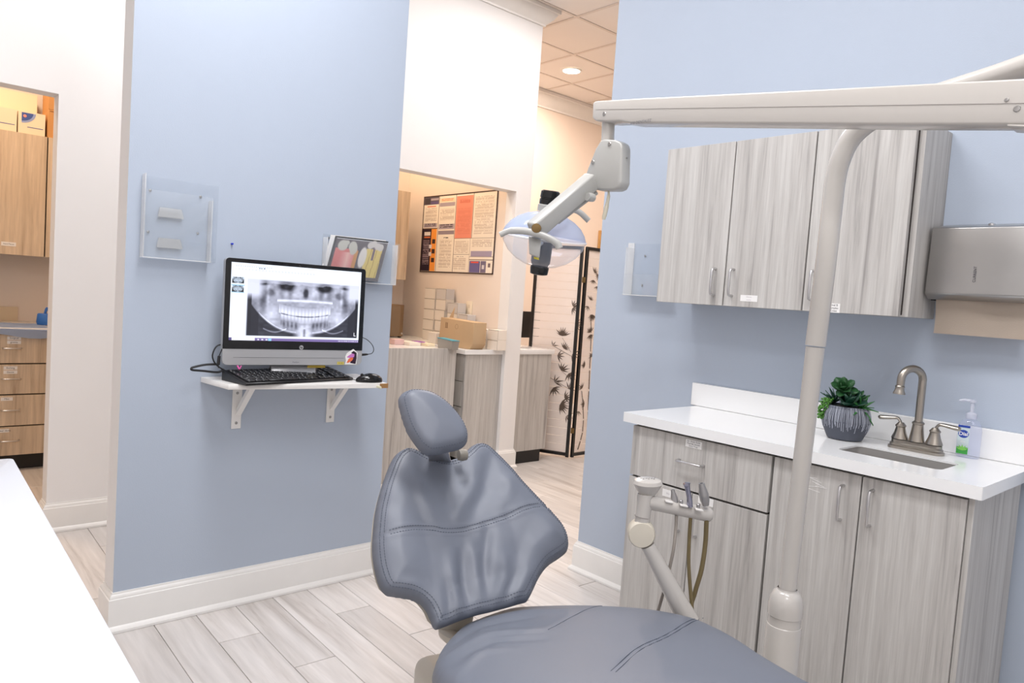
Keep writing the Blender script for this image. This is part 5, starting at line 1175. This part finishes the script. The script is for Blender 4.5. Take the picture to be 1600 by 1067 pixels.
b = MB(); b.lathe([(.008, 0), (.008, .006), (0, .007)], (-5.1595, 3.385, .95), axis=(1, 0, 0), n=14); b.build('knob', SATIN, mw)

# beyond the column
rc = thing('reception_cabinet', 'narrow grey wood cabinet end with black plinth beyond the white column', 'cabinet', (-4.4, 4.0, 0))
xe2 = -4.18
b = MB(); b.box(xe2 - .022, xe2, 3.792, 4.20, .100, .876, .001, 1); b.build('end_panel', GREYW, rc)
b = MB(); b.box(-5.0, xe2 - .023, 3.792, 4.12, .100, .876); b.build('body', GREYW, rc)
b = MB(); b.box(-5.0, xe2 - .008, 3.792, 4.15, .001, .099); b.build('plinth', BLACK, rc)
b = MB(); b.box(-5.02, xe2 + .012, 3.792, 4.222, .8765, .915, .003, 2); o = b.build('reception_worktop', QUARTZ); base(o); tag(o, 'white worktop end beyond the white column', 'countertop')
dm = thing('dark_monitor', 'dark screen seen between the column and the folding screen', 'monitor', (-4.75, 4.0, .9155))
ma = at(812, 545, 0, -4.75); mb_ = at(831, 487, 0, -4.75)
b = MB(); b.box(-4.79, -4.76, ma.y - .06, mb_.y + .12, .965, mb_.z, .003, 2); b.build('display', BLACK, dm)
b = MB(); b.box(-4.80, -4.765, 4.0, 4.05, .925, 1.0); b.box(-4.88, -4.70, 3.93, 4.12, .9155, .926, .003, 1); b.build('stand', BLACK, dm)
b = MB(); b.tube(catmull([(-4.755, 3.98, 1.12), (-4.745, 4.01, 1.10), (-4.745, 4.02, 1.04), (-4.74, 3.99, .99)], 5), .002, 6); b.build('lead', GREYPL, dm)

# folding screen
fs = thing('folding_screen', 'black framed folding screen with white slats and bamboo print', 'room divider', (-4.124, 4.445, 0))
SCR = mat('rice_paper', (244, 232, 224), .7); BAM = mat('bamboo_print', (98, 84, 74), .7)
def panel(p0, dr, wd, hh=1.775, flipz=1):
    dr = Vector((dr[0], dr[1], 0)).normalized(); nr = Vector((dr.y, -dr.x, 0)); nr = nr if nr.dot(Vector((1, -1, 0))) > 0 else -nr
    p0 = Vector((p0[0], p0[1], 0)); ax = (dr, nr, Z); t = .026
    def q(u, z, n=0): return p0 + dr * u + Z * z + nr * n
    b = MB()
    for u in (t / 2, wd - t / 2): b.obox(q(u, hh / 2 + .006), ax, (t / 2, .011, hh / 2 - .006), .0015, 1)
    for z in (.035, hh - t / 2): b.obox(q(wd / 2, z), ax, (wd / 2 - t, .0105, t / 2), .001, 1)
    pn = b.build('panel_frame', BLACK, fs)
    n = 25; z0 = .049; dz = (hh - t - z0) / n
    for k in range(n):
        b = MB(); b.obox(q(wd / 2, z0 + dz * (k + .5), -.001 + .0), ax, (wd / 2 - t - .0005, .0022, dz / 2 - .0012), .0008, 1); b.build('slat', SCR, pn)
    return q
qL = panel((-4.135, 4.440), (-.894, -.449), .42)
qR = panel((-4.124, 4.458), (-.02, 1), .42)
def cluster(b, q, u, z, n, r, a0, hang=1):
    for k in range(n):
        a = a0 + (k - (n - 1) / 2) * (2.6 / n) * hang; L = r * random.uniform(.75, 1.1); d = (math.cos(a), math.sin(a)); w_ = L * .085
        b.prism([q(u, z, .0028), q(u + d[0] * L * .4 - d[1] * w_, z + d[1] * L * .4 + d[0] * w_, .0028), q(u + d[0] * L, z + d[1] * L, .0028), q(u + d[0] * L * .4 + d[1] * w_, z + d[1] * L * .4 - d[0] * w_, .0028)], (q(0, 0, 1) - q(0, 0, 0)) * .0006)
def uv_of(q, px, py):
    o = q(0, 0, 0); dr = (q(1, 0, 0) - o); nr = (q(0, 0, 1) - o); d = ray(px, py); P = CAM + d * ((o - CAM).dot(nr) / d.dot(nr)); return (P - o).dot(dr), P.z
b = MB()
c7 = lambda x, y: (840 + x / 3.05, 380 + y / 3.05)
for x, y, n, r, a0 in ((168, 300, 5, .062, 2.4), (165, 312, 5, .055, 3.6), (178, 388, 8, .075, 3.1), (118, 442, 9, .075, 1.6), (72, 487, 3, .06, 2.2), (95, 535, 5, .065, 3.2), (125, 502, 7, .06, 2.2), (165, 530, 5, .07, 3.6), (112, 605, 6, .075, 2.2), (148, 620, 6, .075, 4.0), (80, 660, 4, .08, 2.6), (75, 688, 6, .075, 4.0), (150, 695, 5, .065, 2.2), (128, 735, 6, .075, 2.8), (105, 772, 9, .095, 3.4), (135, 825, 4, .07, 3.6)):
    u, z = uv_of(qL, *c7(x, y)); cluster(b, qL, u, z, n, r, a0)
for a, c in (((118, 450), (160, 520)), ((72, 487), (165, 540)), ((112, 605), (160, 650)), ((60, 640), (160, 700)), ((105, 772), (160, 760))):
    p = uv_of(qL, *c7(*a)); k = uv_of(qL, *c7(*c)); b.tube([qL(*p, .003), qL(*k, .003)], .0015, 4)
b.build('bamboo_leaf_print', BAM, fs, smooth=0, kind='stuff')
b = MB()
for x, y, n, r, a0 in ((270, 140, 6, .05, 1.0), (265, 175, 5, .05, 4.6), (290, 150, 6, .06, 4.2), (285, 205, 5, .05, 4.6), (250, 270, 6, .045, 1.2), (240, 300, 4, .05, 4.3), (262, 340, 9, .065, 4.5), (280, 320, 6, .05, .8), (250, 425, 8, .055, 2.0), (250, 435, 7, .055, 5.0), (258, 540, 5, .05, 2.4), (225, 580, 8, .05, 3.0), (212, 690, 6, .06, 2.4), (222, 765, 7, .055, 3.2), (195, 800, 4, .05, 4.5), (275, 520, 5, .06, 1)):
    u, z = uv_of(qR, *c7(x, y)); cluster(b, qR, u, z, n, r, a0)
b.build('bamboo_leaf_print', BAM, fs, smooth=0, kind='stuff')
b = MB()
for stem in (((252, 345), (254, 430), (250, 520), (246, 600), (242, 700), (238, 800), (236, 880), (230, 970)), ((208, 700), (214, 760), (217, 840), (212, 900), (202, 940), (188, 985)), ((285, 400), (287, 560), (283, 760), (276, 900), (262, 1000))):
    P = [uv_of(qR, *c7(*p)) for p in stem]
    for i, (a, c) in enumerate(zip(P, P[1:])):
        a = Vector(a); c = Vector(c); g_ = (c - a) * .05; w_ = .0045 + .0008 * i; b.tube([qR(*(a + g_), .0028), qR(*(c - g_), .0028)], [w_, w_ * 1.1], 6, flat=.1, up=qR(0, 0, 1) - qR(0, 0, 0) if False else None)
b.build('bamboo_stem_print', BAM, fs, kind='stuff')
for z in (.24, 1.50):
    b = MB(); b.tube([(-4.126, 4.449, z - .025), (-4.126, 4.449, z + .025)], .006, 8); b.obox((-4.118, 4.448, z), (Vector((.7, -.7, 0)).normalized(), Vector((.7, .7, 0)).normalized(), Z), (.002, .014, .022))
    b.build('hinge', BRASS, fs)
b = MB(); fa_ = at(936, 360, 0, -5.68); fb_ = at(944, 392, 0, -5.68); b.box(-5.689, -5.655, fa_.y, fa_.y + .25, fb_.z, fa_.z, .004, 1); o = b.build('wooden_plaque', mat('plaque_wood', (190, 148, 92), .5)); base(o, Vector((-5.689, fa_.y + .12, fb_.z))); tag(o, 'small wooden plaque on the far cream wall above the folding screen', 'plaque')
